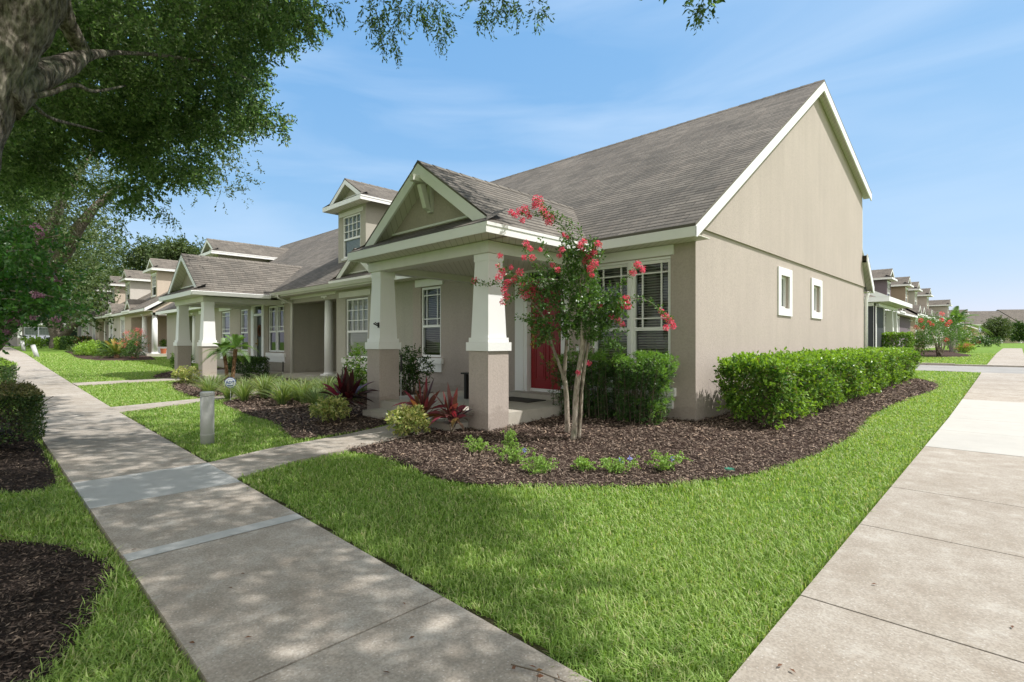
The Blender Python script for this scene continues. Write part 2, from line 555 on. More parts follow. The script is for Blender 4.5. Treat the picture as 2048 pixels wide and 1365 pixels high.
M['slab'] = concrete('porch_concrete', (0.44, 0.41, 0.35), (0.48, 0.45, 0.39), 0.3, 0.3, False)
M['road'] = concrete('alley_concrete', (0.27, 0.265, 0.25), (0.33, 0.32, 0.30), 0.3, 0.3, False)

def mulch_mat(name, c1, c2, c3):
    m, nt, b = newmat(name)
    w = coord(nt, 'World')
    n1 = noise(nt, w, 60, 5, 0.7)
    n2 = noise(nt, w, 2.5, 4, 0.6)
    c = ramp(nt, n1, [(0.3, c1), (0.55, c2), (0.75, c3)])
    c = mixc(nt, ramp(nt, n2, [(0.4, 0), (0.7, 0.5)]), c, c1)
    nt.links.new(c, b.inputs['Base Color'])
    b.inputs['Roughness'].default_value = 0.95
    b.inputs['Specular IOR Level'].default_value = 0.1
    bump(nt, b, n1, 1.0, 0.03)
    return m
M['mulch'] = mulch_mat('mulch', (0.030, 0.020, 0.016), (0.085, 0.056, 0.045), (0.17, 0.12, 0.10))
M['mulchdark'] = mulch_mat('dark_mulch', (0.016, 0.012, 0.010), (0.045, 0.034, 0.028), (0.12, 0.09, 0.075))
M['chips'] = leafmat('mulch_chips', [(0.024, 0.018, 0.014), (0.07, 0.052, 0.040), (0.12, 0.088, 0.070), (0.19, 0.145, 0.115), (0.30, 0.235, 0.19), (0.07, 0.053, 0.042), (0.48, 0.35, 0.26)], 0.85, 0.0, 0.1)
M['chipsdark'] = leafmat('dark_mulch_chips', [(0.012, 0.009, 0.007), (0.035, 0.026, 0.020), (0.07, 0.05, 0.04), (0.13, 0.10, 0.08), (0.03, 0.022, 0.018), (0.22, 0.17, 0.13)], 0.85, 0.0, 0.1)

def turf_mat():
    m, nt, b = newmat('turf')
    w = coord(nt, 'World')
    n1 = noise(nt, w, 35, 5, 0.7)
    n2 = noise(nt, w, 0.35, 4, 0.6)
    c = ramp(nt, n1, [(0.3, (0.05, 0.095, 0.015)), (0.5, (0.13, 0.23, 0.03)), (0.72, (0.24, 0.36, 0.06))])
    c = mixc(nt, ramp(nt, n2, [(0.4, 0), (0.7, 0.4)]), c, (0.19, 0.29, 0.06))
    nt.links.new(c, b.inputs['Base Color'])
    b.inputs['Roughness'].default_value = 0.9
    b.inputs['Specular IOR Level'].default_value = 0.15
    bump(nt, b, n1, 1.0, 0.04)
    return m
M['turf'] = turf_mat()
M['soil'] = mulch_mat('lawn_soil', (0.035, 0.030, 0.016), (0.07, 0.07, 0.03), (0.13, 0.12, 0.06))
M['grass'] = leafmat('grass_blades', [(0.13, 0.24, 0.035), (0.21, 0.355, 0.06), (0.30, 0.46, 0.10), (0.37, 0.53, 0.15), (0.18, 0.31, 0.05), (0.44, 0.54, 0.21), (0.55, 0.52, 0.30)], 0.5, 0.38, 0.3, (1.3, 1.3, 0.6))
def vary(mat, scale, amt, col):
    nt = mat.node_tree; b = nt.nodes['Principled BSDF']
    src = b.inputs['Base Color'].links[0].from_socket
    c = mixc(nt, ramp(nt, noise(nt, coord(nt, 'World'), scale, 4, 0.6), [(0.42, 0), (0.70, amt)]), src, col)
    nt.links.new(c, b.inputs['Base Color'])
vary(M['grass'], 0.9, 0.35, (0.42, 0.52, 0.16))
vary(M['grass'], 3.7, 0.30, (0.10, 0.20, 0.035))
M['oak'] = leafmat('oak_leaves', [(0.05, 0.09, 0.03), (0.10, 0.155, 0.055), (0.16, 0.22, 0.085), (0.075, 0.12, 0.05), (0.28, 0.34, 0.16), (0.15, 0.20, 0.10)], 0.5, 0.5, 0.35, (1.15, 1.5, 0.75))
M['oakfar'] = leafmat('far_oak_leaves', [(0.035, 0.065, 0.02), (0.06, 0.10, 0.03), (0.09, 0.135, 0.045), (0.14, 0.18, 0.075)], 0.5, 0.25, 0.4)
M['crape'] = leafmat('crape_leaves', [(0.045, 0.11, 0.022), (0.08, 0.17, 0.035), (0.13, 0.24, 0.055), (0.07, 0.15, 0.04)], 0.4, 0.30, 0.5)
M['crapedark'] = leafmat('dark_crape_leaves', [(0.03, 0.10, 0.02), (0.05, 0.15, 0.028), (0.09, 0.21, 0.04), (0.035, 0.12, 0.025)], 0.4, 0.35, 0.45)
M['hedge'] = leafmat('hedge_leaves', [(0.03, 0.08, 0.014), (0.06, 0.15, 0.02), (0.12, 0.24, 0.03), (0.20, 0.33, 0.05), (0.08, 0.15, 0.03), (0.16, 0.15, 0.06)], 0.5, 0.32, 0.25)
M['hedgedark'] = leafmat('dark_hedge_leaves', [(0.015, 0.045, 0.010), (0.03, 0.075, 0.015), (0.05, 0.11, 0.02), (0.09, 0.15, 0.03)], 0.5, 0.25, 0.3)
M['podo'] = leafmat('podocarpus_leaves', [(0.03, 0.085, 0.018), (0.05, 0.12, 0.025), (0.08, 0.17, 0.035)], 0.4, 0.25, 0.5)
M['podonew'] = leafmat('podocarpus_new_leaves', [(0.12, 0.27, 0.04), (0.17, 0.33, 0.06), (0.22, 0.37, 0.08)], 0.4, 0.35, 0.4)
M['varieg'] = leafmat('variegated_leaves', [(0.12, 0.22, 0.03), (0.55, 0.53, 0.20), (0.62, 0.58, 0.27), (0.15, 0.26, 0.05), (0.45, 0.48, 0.16), (0.09, 0.17, 0.03)], 0.4, 0.25, 0.5)
M['cordy'] = leafmat('cordyline_leaves', [(0.07, 0.03, 0.028), (0.12, 0.05, 0.045), (0.26, 0.05, 0.08), (0.13, 0.09, 0.055), (0.36, 0.05, 0.10), (0.24, 0.17, 0.06), (0.08, 0.05, 0.035), (0.30, 0.22, 0.16)], 0.35, 0.35, 0.5, (1.6, 0.7, 0.6))
M['cordydark'] = leafmat('dark_cordyline_leaves', [(0.025, 0.008, 0.010), (0.05, 0.012, 0.016), (0.04, 0.02, 0.015), (0.22, 0.02, 0.05), (0.03, 0.018, 0.014)], 0.35, 0.3, 0.5, (1.6, 0.7, 0.6))
M['strap'] = leafmat('flax_lily_leaves', [(0.13, 0.22, 0.06), (0.20, 0.29, 0.10), (0.28, 0.34, 0.15), (0.10, 0.17, 0.05), (0.33, 0.32, 0.18)], 0.45, 0.35, 0.4)
M['cover'] = leafmat('groundcover_leaves', [(0.20, 0.36, 0.07), (0.27, 0.44, 0.10), (0.34, 0.50, 0.15)], 0.5, 0.3, 0.3)
M['lime'] = leafmat('lime_leaves', [(0.14, 0.26, 0.03), (0.22, 0.36, 0.05), (0.28, 0.42, 0.08)], 0.45, 0.35, 0.4)
M['palm'] = leafmat('palm_leaves', [(0.08, 0.16, 0.04), (0.13, 0.24, 0.06), (0.17, 0.28, 0.07)], 0.4, 0.3, 0.5)
M['sago'] = leafmat('sago_leaves', [(0.06, 0.13, 0.03), (0.10, 0.18, 0.04), (0.22, 0.26, 0.05)], 0.35, 0.25, 0.5)
M['sagonew'] = leafmat('sago_centre_leaves', [(0.36, 0.30, 0.07), (0.42, 0.28, 0.07), (0.30, 0.30, 0.07)], 0.4, 0.25, 0.5)
M['pink'] = leafmat('pink_petals', [(0.84, 0.09, 0.20), (0.90, 0.17, 0.28), (0.94, 0.30, 0.38), (0.74, 0.05, 0.15)], 0.6, 0.35, 0.3, (1.2, 0.6, 0.7))
M['coral'] = leafmat('coral_petals', [(0.75, 0.16, 0.15), (0.85, 0.25, 0.22), (0.68, 0.10, 0.12)], 0.6, 0.35, 0.3, (1.2, 0.6, 0.7))
M['lilac'] = leafmat('lilac_petals', [(0.42, 0.20, 0.33), (0.52, 0.30, 0.42), (0.60, 0.38, 0.45)], 0.6, 0.35, 0.3, (1.1, 0.8, 1.0))
M['blue'] = leafmat('blue_petals', [(0.30, 0.35, 0.75), (0.4, 0.45, 0.85)], 0.6, 0.3, 0.3, (0.9, 0.9, 1.2))
M['dead'] = leafmat('fallen_leaves', [(0.16, 0.07, 0.03), (0.32, 0.12, 0.05), (0.10, 0.06, 0.04), (0.40, 0.22, 0.10)], 0.7, 0.15, 0.3)
M['oakbark'] = bark('oak_bark', (0.075, 0.062, 0.048), (0.27, 0.235, 0.195), 24, (0.16, 0.19, 0.11), 0.45)
M['crapebark'] = bark('crape_bark', (0.24, 0.195, 0.15), (0.46, 0.40, 0.33), 16, (0.16, 0.19, 0.12), 0.5)
M['palmbark'] = bark('palm_bark', (0.30, 0.27, 0.24), (0.48, 0.45, 0.41), 8, (0.3, 0.25, 0.2), 0.2)
M['roebark'] = bark('date_palm_bark', (0.16, 0.09, 0.05), (0.34, 0.21, 0.12), 24, (0.2, 0.14, 0.08), 0.2)
M['twig'] = plain('twigs', (0.10, 0.08, 0.055), 0.9)
M['greentwig'] = plain('green_twigs', (0.10, 0.12, 0.04), 0.8)

# ---------------------------------------------------------------- polygons
def inside(poly, x, y):
    c = False
    n = len(poly)
    j = n - 1
    for i in range(n):
        xi, yi = poly[i]; xj, yj = poly[j]
        if (yi > y) != (yj > y) and x < (xj - xi) * (y - yi) / (yj - yi) + xi: c = not c
        j = i
    return c

def inside_np(poly, X, Y):
    c = np.zeros(len(X), bool)
    n = len(poly); j = n - 1
    for i in range(n):
        xi, yi = poly[i]; xj, yj = poly[j]
        if yi != yj:
            t = ((yi > Y) != (yj > Y)) & (X < (xj - xi) * (Y - yi) / (yj - yi) + xi)
            c ^= t
        j = i
    return c

def cdt(outline, holes=(), pts=()):
    vs, es = [], []
    for ring in [outline] + list(holes):
        b = len(vs)
        vs += [Vector(p) for p in ring]
        es += [(b + i, b + (i + 1) % len(ring)) for i in range(len(ring))]
    vs += [Vector(p) for p in pts]
    V, E_, F, *_ = delaunay_2d_cdt(vs, es, [], 0, 1e-5)
    out = []
    for f in F:
        cx = sum(V[i][0] for i in f) / len(f); cy = sum(V[i][1] for i in f) / len(f)
        if inside(outline, cx, cy) and not any(inside(h, cx, cy) for h in holes):
            out.append(tuple(f))
    return V, out

def smooth_ring(pts, it=2):
    for _ in range(it):
        q = []
        n = len(pts)
        for i in range(n):
            a, b = pts[i], pts[(i + 1) % n]
            q.append((a[0] * .75 + b[0] * .25, a[1] * .75 + b[1] * .25))
            q.append((a[0] * .25 + b[0] * .75, a[1] * .25 + b[1] * .75))
        pts = q
    return pts

def drape(mb, poly, dz, step=0.5, skirt=0.0, zf=gz, mi=0):
    xs = [p[0] for p in poly]; ys = [p[1] for p in poly]
    ring = []
    for i in range(len(poly)):                       # densify the edge
        a, b = poly[i], poly[(i + 1) % len(poly)]
        k = max(1, int(math.hypot(b[0] - a[0], b[1] - a[1]) / step))
        ring += [(a[0] + (b[0] - a[0]) * t / k, a[1] + (b[1] - a[1]) * t / k) for t in range(k)]
    pts = []
    x = min(xs) + step
    while x < max(xs):
        y = min(ys) + step
        while y < max(ys):
            if inside(poly, x, y): pts.append((x, y))
            y += step
        x += step
    V, F = cdt(ring, (), pts)
    mb.add([(v[0], v[1], zf(v[0], v[1]) + dz) for v in V], [tuple(f) for f in F], mi=mi)
    if skirt:
        n = len(ring)
        vs = [(p[0], p[1], zf(*p) + dz) for p in ring] + [(p[0], p[1], zf(*p) + dz - skirt) for p in ring]
        mb.add(vs, [(i, (i + 1) % n, n + (i + 1) % n, n + i) for i in range(n)], mi=mi)

# ---------------------------------------------------------------- ground
def axis_vals():
    a = list(np.arange(-72, 12.01, 1.0)) + [14, 17, 21, 26, 32, 40, 50, 65, 85, 110, 150, 210, 300, 500, 900, 1600, 3000]
    a = [-3000, -1600, -900, -500, -300, -210, -150, -110, -85] + a
    return a
gm = MB()
ax = axis_vals()
ay = [-3000, -1600, -900, -500, -300, -210, -150, -110, -85, -65, -50, -40, -32, -26, -21, -17, -14] + list(np.arange(-12, 70.01, 1.0)) + [78, 90, 110, 150, 210, 300, 500, 900, 1600, 3000]
gv = [(x, y, gz(x, y) - 0.022) for y in ay for x in ax]
nx_ = len(ax)
gf = [(j * nx_ + i, j * nx_ + i + 1, (j + 1) * nx_ + i + 1, (j + 1) * nx_ + i) for j in range(len(ay) - 1) for i in range(nx_ - 1)]
gm.add(gv, gf)
tag(gm.build('ground', M['turf'], smooth=True, origin=(0, 0, 0)), kind='structure')

# sidewalks: slabs with open joints
def EL(x): return .632 + .008 * min(12, max(0, -x)) + .017 * max(0, -x - 12)      # the left walk drifts a little away
def ER(x): return 1.655 + .027 * min(12, max(0, -x)) + .017 * max(0, -x - 12)
def panel(mb, x0, x1, ya, yb):
    g = 0.006
    mb_poly = [(x0 + g, ya(x0)), (x1 - g, ya(x1)), (x1 - g, yb(x1)), (x0 + g, yb(x0))]
    drape(mb, mb_poly, 0.03, 0.7, 0.08)
sw = MB()
ya, yb = EL, ER
for a, b in ((1.95, 3.4), (0.47, 1.95), (-0.9, 0.47), (-2.15, -0.9), (-3.98, -2.15), (-5.3, -3.98), (-7.9, -6.4), (-9.4, -7.9), (-10.9, -9.4), (-12.3, -10.9)):
    panel(sw, a, b, ya, yb)
x = -12.3
while x > -74:
    panel(sw, x - 1.5, x, ya, yb); x -= 1.5
tag(sw.build('sidewalk', M['walk'], origin=(0, 0, 0)), kind='structure')
sp_ = MB(); panel(sp_, -6.4, -5.3, ya, yb)
tag(sp_.build('sidewalk_patch', M['walkgrey'], origin=(0, 0, 0)), kind='structure')
jm = MB()
drape(jm, [(-3.99, 0.668), (-3.85, 0.668), (-3.86, 1.752), (-4.0, 1.758)], 0.034, 0.4)
tag(jm.build('sidewalk_joint_filler', M['walkgrey'], origin=(0, 0, 0)), kind='structure')
XL = lambda y: -0.80 - 0.0062 * y
s2 = MB()
for a, b in ((1.83, 3.02), (3.02, 4.5), (4.5, 5.86), (5.86, 8.44), (15.4, 17.0), (17.0, 18.6), (18.6, 20.2), (20.2, 21.8), (21.8, 23.4), (23.4, 25.6)):
    drape(s2, [(XL(a), a + .006), (0.42, a + .006), (0.42, b - .006), (XL(b), b - .006)], 0.03 if a > 2 else 0.029, 0.7, 0.08)
y = 30.6
while y < 66:
    drape(s2, [(-1.0, y + .006), (0.25, y + .006), (0.25, y + 1.494), (-1.0, y + 1.494)], 0.03, 0.8, 0.08); y += 1.5
tag(s2.build('side_sidewalk', M['walk'], origin=(0, 0, 0)), kind='structure')
s3 = MB()
for a, b in ((8.44, 10.2), (10.2, 11.95), (11.95, 13.7), (13.7, 15.4)):
    drape(s3, [(XL(a), a + .004), (0.42, a + .004), (0.42, b - .004), (XL(b), b - .004)], 0.032, 0.7, 0.08)
tag(s3.build('side_sidewalk_new_slabs', M['walknew'], origin=(0, 0, 0)), kind='structure')
# alley crossing behind the block
al = MB(); drape(al, [(-60, 26.1), (-1.4, 26.1), (-0.9, 25.6), (0.6, 25.6), (1.2, 26.0), (40, 26.0), (40, 30.2), (-60, 30.2)], 0.008, 1.5)
tag(al.build('alley', M['road'], origin=(0, 0, 0)), kind='structure')
cb = MB()
for (x0, x1) in ((-60, -2.0), (-2.0, 40)):
    k = x0
    while k < x1 - .01:
        e = min(k + 3, x1)
        h = 0.07 if x0 > -3 else 0.10
        cb.hexa([(k, 30.2, gz(k, 30.2) - .1), (e - .02, 30.2, gz(e, 30.2) - .1), (e - .02, 30.5, gz(e, 30.4) - .1), (k, 30.5, gz(k, 30.4) - .1)],
                [(k, 30.24, gz(k, 30.2) + h), (e - .02, 30.24, gz(e, 30.2) + h), (e - .02, 30.5, gz(e, 30.4) + h), (k, 30.5, gz(k, 30.4) + h)])
        k = e
tag(cb.build('kerb', M['walk'], origin=(0, 0, 0)), kind='structure')
# garden walks
w1 = MB(); drape(w1, [(-5.5, 1.815), (-6.45, 1.84), (-6.75, 2.6), (-6.98, 3.7), (-7.35, 4.98), (-6.35, 4.98), (-6.1, 3.7), (-5.86, 2.6)], 0.02, 0.35, 0.06)
drape(w1, [(-12.3, 1.995), (-13.2, 2.01), (-13.6, 3.6), (-14.0, 4.6), (-15.0, 5.6), (-16.0, 7.7), (-15.0, 7.7), (-14.3, 5.6), (-13.45, 4.5), (-13.0, 3.6)], 0.02, 0.4, 0.06)
drape(w1, [(-19.2, 2.15), (-20.2, 2.15), (-20.4, 5.0), (-19.4, 5.0)], 0.02, 0.5, 0.06)
tag(w1.build('garden_path', M['walk'], origin=(0, 0, 0)), kind='structure')

BED_A = [(-6.1, 3.25), (-5.45, 3.38), (-4.9, 3.33), (-4.15, 3.2), (-3.64, 3.35), (-3.27, 3.64), (-2.8, 4.09), (-2.39, 4.55), (-2.11, 5.13), (-1.89, 5.75), (-1.76, 6.86), (-1.69, 7.98), (-1.76, 9.56), (-1.99, 11.66), (-1.85, 14.56), (-1.58, 17.27), (-1.6, 19.2), (-1.9, 20.6), (-2.6, 22.0), (-3.66, 22.2), (-3.66, 7.87), (-7.3, 7.87), (-7.3, 5.3), (-6.95, 4.9), (-6.3, 4.4), (-6.15, 3.8)]
BED_B = [(-7.05, 3.1), (-7.9, 3.3), (-8.7, 3.55), (-10.3, 3.6), (-11.6, 3.75), (-12.6, 3.85), (-13.0, 4.3), (-13.9, 5.2), (-14.6, 7.85), (-8.5, 7.85), (-8.2, 5.4), (-7.5, 5.0), (-7.1, 4.0)]
BED_C = [(-13.75, 3.85), (-14.8, 3.72), (-16.6, 3.9), (-18.3, 4.25), (-19.1, 4.6), (-19.3, 5.2), (-19.0, 7.9), (-16.1, 7.9), (-15.2, 5.7), (-14.2, 4.7)]
BED_D = [(-20.3, 4.3), (-21.5, 4.4), (-23.5, 5.2), (-24.9, 6.4), (-25.5, 7.9), (-20.4, 7.9)]
BED_L1 = [(-6.4, 0.62), (-6.3, 0.35), (-6.9, -0.15), (-8.0, -0.9), (-13.5, -0.9), (-14, 0.72), (-9, 0.66)]
BED_L2 = [(-2.7, 0.14), (-3.0, 0.34), (-3.5, 0.5), (-3.75, 0.6), (-4.0, 0.62), (-4.35, 0.5), (-4.7, 0.36), (-5.05, 0.1), (-5.6, -0.1), (-6.3, -0.9), (-5.6, -1.8), (-4.2, -1.9), (-3.0, -1.2), (-2.6, -0.4)]
BED_R = [(-4.9, 39.2), (-3.0, 38.8), (-1.9, 40.6), (-2.2, 43.5), (-3.2, 47), (-3.4, 51), (-2.5, 53), (-3.6, 56), (-5.9, 56), (-5.9, 39)]
BED_F = [(-33.5, 4.8), (-37, 4.2), (-41, 4.4), (-46, 4.8), (-54, 5.2), (-54, 7.85), (-33.5, 7.85)]
BEDS = [smooth_ring(b, 1) for b in (BED_A, BED_B, BED_C, BED_D)]
BEDS_DARK = [smooth_ring(b, 2) for b in (BED_L1, BED_L2)]
BEDS_FAR = [smooth_ring(b, 1) for b in (BED_R, BED_F)]
mm = MB()
for b in BEDS: drape(mm, b, 0.012, 0.4)
for b in BEDS_FAR: drape(mm, b, 0.02, 1.2)
tag(mm.build('mulch_bed', M['mulch'], origin=(0, 0, 0)), kind='structure')
mm = MB()
for b in BEDS_DARK: drape(mm, b, 0.010, 0.4)
tag(mm.build('tree_ring_bed', M['mulchdark'], origin=(0, 0, 0)), kind='structure')
# soil strip along the cut lawn edge
se = MB()
drape(se, [(-5.5, 1.79), (0, 1.64), (0, 1.72), (-5.5, 1.87)], 0.004, 0.3)
drape(se, [(-12.2, 1.97), (-6.5, 1.82), (-6.5, 1.89), (-12.2, 2.05)], 0.004, 0.3)
tag(se.build('lawn_edge_soil', M['soil'], origin=(0, 0, 0)), kind='structure')

# ---------------------------------------------------------------- houses
SL = 0.655                    # front roof pitch
EV, EZ = -0.5, 3.10           # main eave: y offset from the facade, height of the roof edge
RY, RZ = 6.6, 3.10 + 0.655 * 7.1   # ridge
def roof_y(z): return EV + (z - EZ) / SL

def wall(mb, outline, holes, mp3, depth=(0, 0, 0)):
    """flat wall with openings; mp3(u,v)->xyz; depth = reveal vector"""
    V, F = cdt(outline, holes)
    mb.add([mp3(v[0], v[1]) for v in V], F)
    d = Vector(depth)
    for h in holes:
        n = len(h)
        a = [Vector(mp3(*p)) for p in h]
        for i in range(n):
            mb.quad(a[i], a[(i + 1) % n], a[(i + 1) % n] + d, a[i] + d)

def rect(u0, u1, v0, v1): return [(u0, v0), (u1, v0), (u1, v1), (u0, v1)]

def window(root, T, w, h, style='colonial', blinds=0.6, name='window', parent=None, sub=True, frame=0.05, trim=M['trim'], shadecol=None):
    """T places a frame whose lower left outer corner is the origin: x to the right, z up, -y outwards.
    The frame is the part; pane and blinds are its sub-parts (or siblings under `parent`)."""
    mb = MB(T)
    f = frame
    mb.box(0, f, -.03, .05, 0, h); mb.box(w - f, w, -.03, .05, 0, h)
    mb.box(f, w - f, -.03, .05, 0, f); mb.box(f, w - f, -.03, .05, h - f, h)
    if style == 'slim':
        mb.box(w / 2 - .02, w / 2 + .02, -.02, .05, f, h - f)
    elif style != 'fixed':
        zm = h * 0.44
        mb.box(f, w - f, -.035, .045, zm - .03, zm + .03)
        t = .011
        if style == 'prairie':
            for xx in (f + .13, w - f - .13): mb.box(xx - t, xx + t, -.015, .02, zm + .03, h - f)
            for zz in (zm + .03 + .15, h - f - .15): mb.box(f, w - f, -.0165, .0215, zz - t, zz + t)
        elif style == 'colonial':
            for k in range(1, 4 if w > 1 else 3):
                n = 4 if w > 1 else 3
                xx = f + (w - 2 * f) * k / n
                mb.box(xx - t, xx + t, -.015, .02, zm + .03, h - f)
            for k in range(1, 3):
                zz = zm + .03 + (h - f - zm - .03) * k / 3
                mb.box(f, w - f, -.0165, .0215, zz - t, zz + t)
    fr = mb.build(name if parent is None else 'window_frame', trim, root if parent is None else parent)
    p2 = fr if parent is None else parent
    pm = MB(T); pm.quad((f, .012, f), (w - f, .012, f), (w - f, .012, h - f), (f, .012, h - f))
    pm.build('pane' if parent is None else 'window_pane', M['pane'], p2)
    if blinds > 0:
        bm_ = MB(T)
        z = h - f - .02
        zend = f + (h - 2 * f) * (1 - blinds)
        cl = .030 if style in ('colonial', 'slim') else .0
        while z > zend:
            if cl:
                y_ = .05 if style != 'slim' else .018
                bm_.quad((f + .01, y_, z - .022), (w - f - .01, y_, z - .022), (w - f - .01, y_ + .025, z + .021), (f + .01, y_ + .025, z + .021))
                z -= .045
                continue
            bm_.hexa([(f + .01, .05, z - .010), (w - f - .01, .05, z - .010), (w - f - .01, .09, z + .012), (f + .01, .09, z + .012)],
                     [(f + .01, .05, z - .007), (w - f - .01, .05, z - .007), (w - f - .01, .09, z + .015), (f + .01, .09, z + .015)])
            z -= .045
        bm_.build('blinds', M['blind'], p2)
    return fr

def gable(root, pname, xc, hw, yf, ze, slope, wallmat, TM, roofmat, set_rake=0.2, set_wall=0.5, fh=0.14, back=None, rakew=0.20,
          bracket=False, trim=None, soff=True, soff_back=None, parent_mesh=None, ridge_vis=True):
    """cross gable: roof slopes, fascia, rake boards, soffit, gable wall. pname part gets the slopes."""
    trim = trim or M['trim']
    zr = ze + hw * slope
    yr = yf + set_rake
    yg = yf + set_wall
    by = back or (lambda z: roof_y(z) + .06)
    k = .22
    q = math.sqrt(1 + slope * slope)
    mb = MB(TM)
    for s in (-1, 1):
        A = (xc + s * hw, yf, ze); B = (xc + s * (hw - k), yr, ze + k * slope); Rf = (xc, yr, zr)
        Rb = (xc, by(zr), zr); Eb = (xc + s * hw, by(ze), ze)
        pts = [A, Eb, Rb, Rf, B] if s > 0 else [A, B, Rf, Rb, Eb]
        uv = [(p[1], (hw - abs(p[0] - xc)) * q) for p in pts]
        mb.poly(pts, uv)
        pt2 = [(p[0], p[1], p[2] - .035) for p in pts]
        mb.poly(list(reversed(pt2)), list(reversed(uv)))
        mb.quad(B, Rf, (Rf[0], Rf[1], Rf[2] - .035), (B[0], B[1], B[2] - .035), [(0, 0), (0, .05), (.05, .05), (.05, 0)])
        mb.quad(A, Eb, (Eb[0], Eb[1], Eb[2] - .035), (A[0], A[1], A[2] - .035), [(0, 0), (0, .05), (.05, .05), (.05, 0)])
    # skirt of shingles in front of the gable wall
    k2 = (yg - yf) * .55
    mb.quad((xc - hw, yf, ze + .003), (xc + hw, yf, ze + .003), (xc + hw - .1, yg + .02, ze + k2), (xc - hw + .1, yg + .02, ze + k2), [(0, 0), (2 * hw, 0), (2 * hw, .6), (0, .6)])
    # ridge cap
    nseg = int((by(zr) - yr) / .3)
    for i in range(max(nseg, 1)):
        y0 = yr + i * .3
        mb.add([(xc - .12, y0, zr - .12 * slope + .012), (xc, y0, zr + .018), (xc + .12, y0, zr - .12 * slope + .012),
                (xc - .12, y0 + .31, zr - .12 * slope + .004), (xc, y0 + .31, zr + .008), (xc + .12, y0 + .31, zr - .12 * slope + .004)],
               [(0, 1, 4, 3), (1, 2, 5, 4)], [[(0, .03), (0, .12), (.3, .12), (.3, .03)], [(0, .12), (0, .03), (.3, .03), (.3, .12)]])
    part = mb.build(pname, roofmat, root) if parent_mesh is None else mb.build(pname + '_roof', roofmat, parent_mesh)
    P_ = part if parent_mesh is None else parent_mesh
    # fascia boards
    fb = MB(TM)
    fb.box(xc - hw, xc + hw, yf - .0, yf + .025, ze - fh, ze - .006)
    for s in (-1, 1):
        x0 = xc + s * hw
        fb.box(x0, x0 - s * .025, yf + .027, by(ze) + .02, ze - fh, ze - .037)
        # drip edge
        fb.box(x0 + s * .012, x0, yf + .002, by(ze), ze - .05, ze - .006)
    fb.build('fascia', trim, P_)
    rb = MB(TM)
    for s in (-1, 1):
        e = .0
        o1 = (xc + s * (hw - k * .4), ze + k * .4 * slope - .037)
        top = (xc, zr - .037)
        dn = rakew * q
        pts = [(o1[0], yr + .002, o1[1]), (top[0], yr + .002, top[1]), (top[0], yr + .002, top[1] - dn)]
        # foot of the board cut level
        xx = o1[0] - s * (dn / slope) * .98
        pts.append((xx, yr + .002, o1[1] - .01))
        rb.prism(pts, (0, .04, 0))
    rb.build('rake_board', trim, P_)
    so = MB(TM)
    for s in (-1, 1):
        a = (xc + s * (hw - k), ze + k * slope - .16 * q); t = (xc, zr - .16 * q)
        so.prism([(a[0], yr + .042, a[1]), (t[0], yr + .042, t[1]), (t[0], yg + .02, t[1]), (a[0], yg + .02, a[1])], (0, 0, .01))
    if soff:
        sb = soff_back if soff_back is not None else yg
        so.box(xc - hw + .026, xc + hw - .026, yf + .026, sb, ze - fh + .012, ze - fh + .03)
    so.build('soffit', M['soffit'], P_)
    gw = MB(TM)
    gw.prism([(xc - hw + .3, yg, ze + .02), (xc + hw - .3, yg, ze + .02), (xc + .0, yg, zr - .05)], (0, .12, 0))
    gw.build('gable_wall', wallmat, P_)
    tb = MB(TM)
    tb.box(xc - hw + .55, xc + hw - .55, yg - .025, yg - .002, ze + k2 + .0, ze + k2 + .035)
    tb.build('base_trim', trim, P_)
    if bracket:
        b_ = MB(TM)
        z0 = zr - .28
        b_.box(xc - .05, xc + .05, yr - .12, yg - .003, z0 - .06, z0 + .04)
        b_.box(xc - .049, xc + .049, yg - .07, yg - .004, z0 - .52, z0 - .062)
        b_.hexa([(xc - .047, yg - .16, z0 - .46), (xc + .047, yg - .16, z0 - .46), (xc + .047, yg - .06, z0 - .50), (xc - .047, yg - .06, z0 - .50)],
                [(xc - .047, yr + .02, z0 - .10), (xc + .047, yr + .02, z0 - .10), (xc + .047, yr + .12, z0 - .07), (xc - .047, yr + .12, z0 - .07)])
        b_.build('bracket', M['trimold'], P_)
    return part

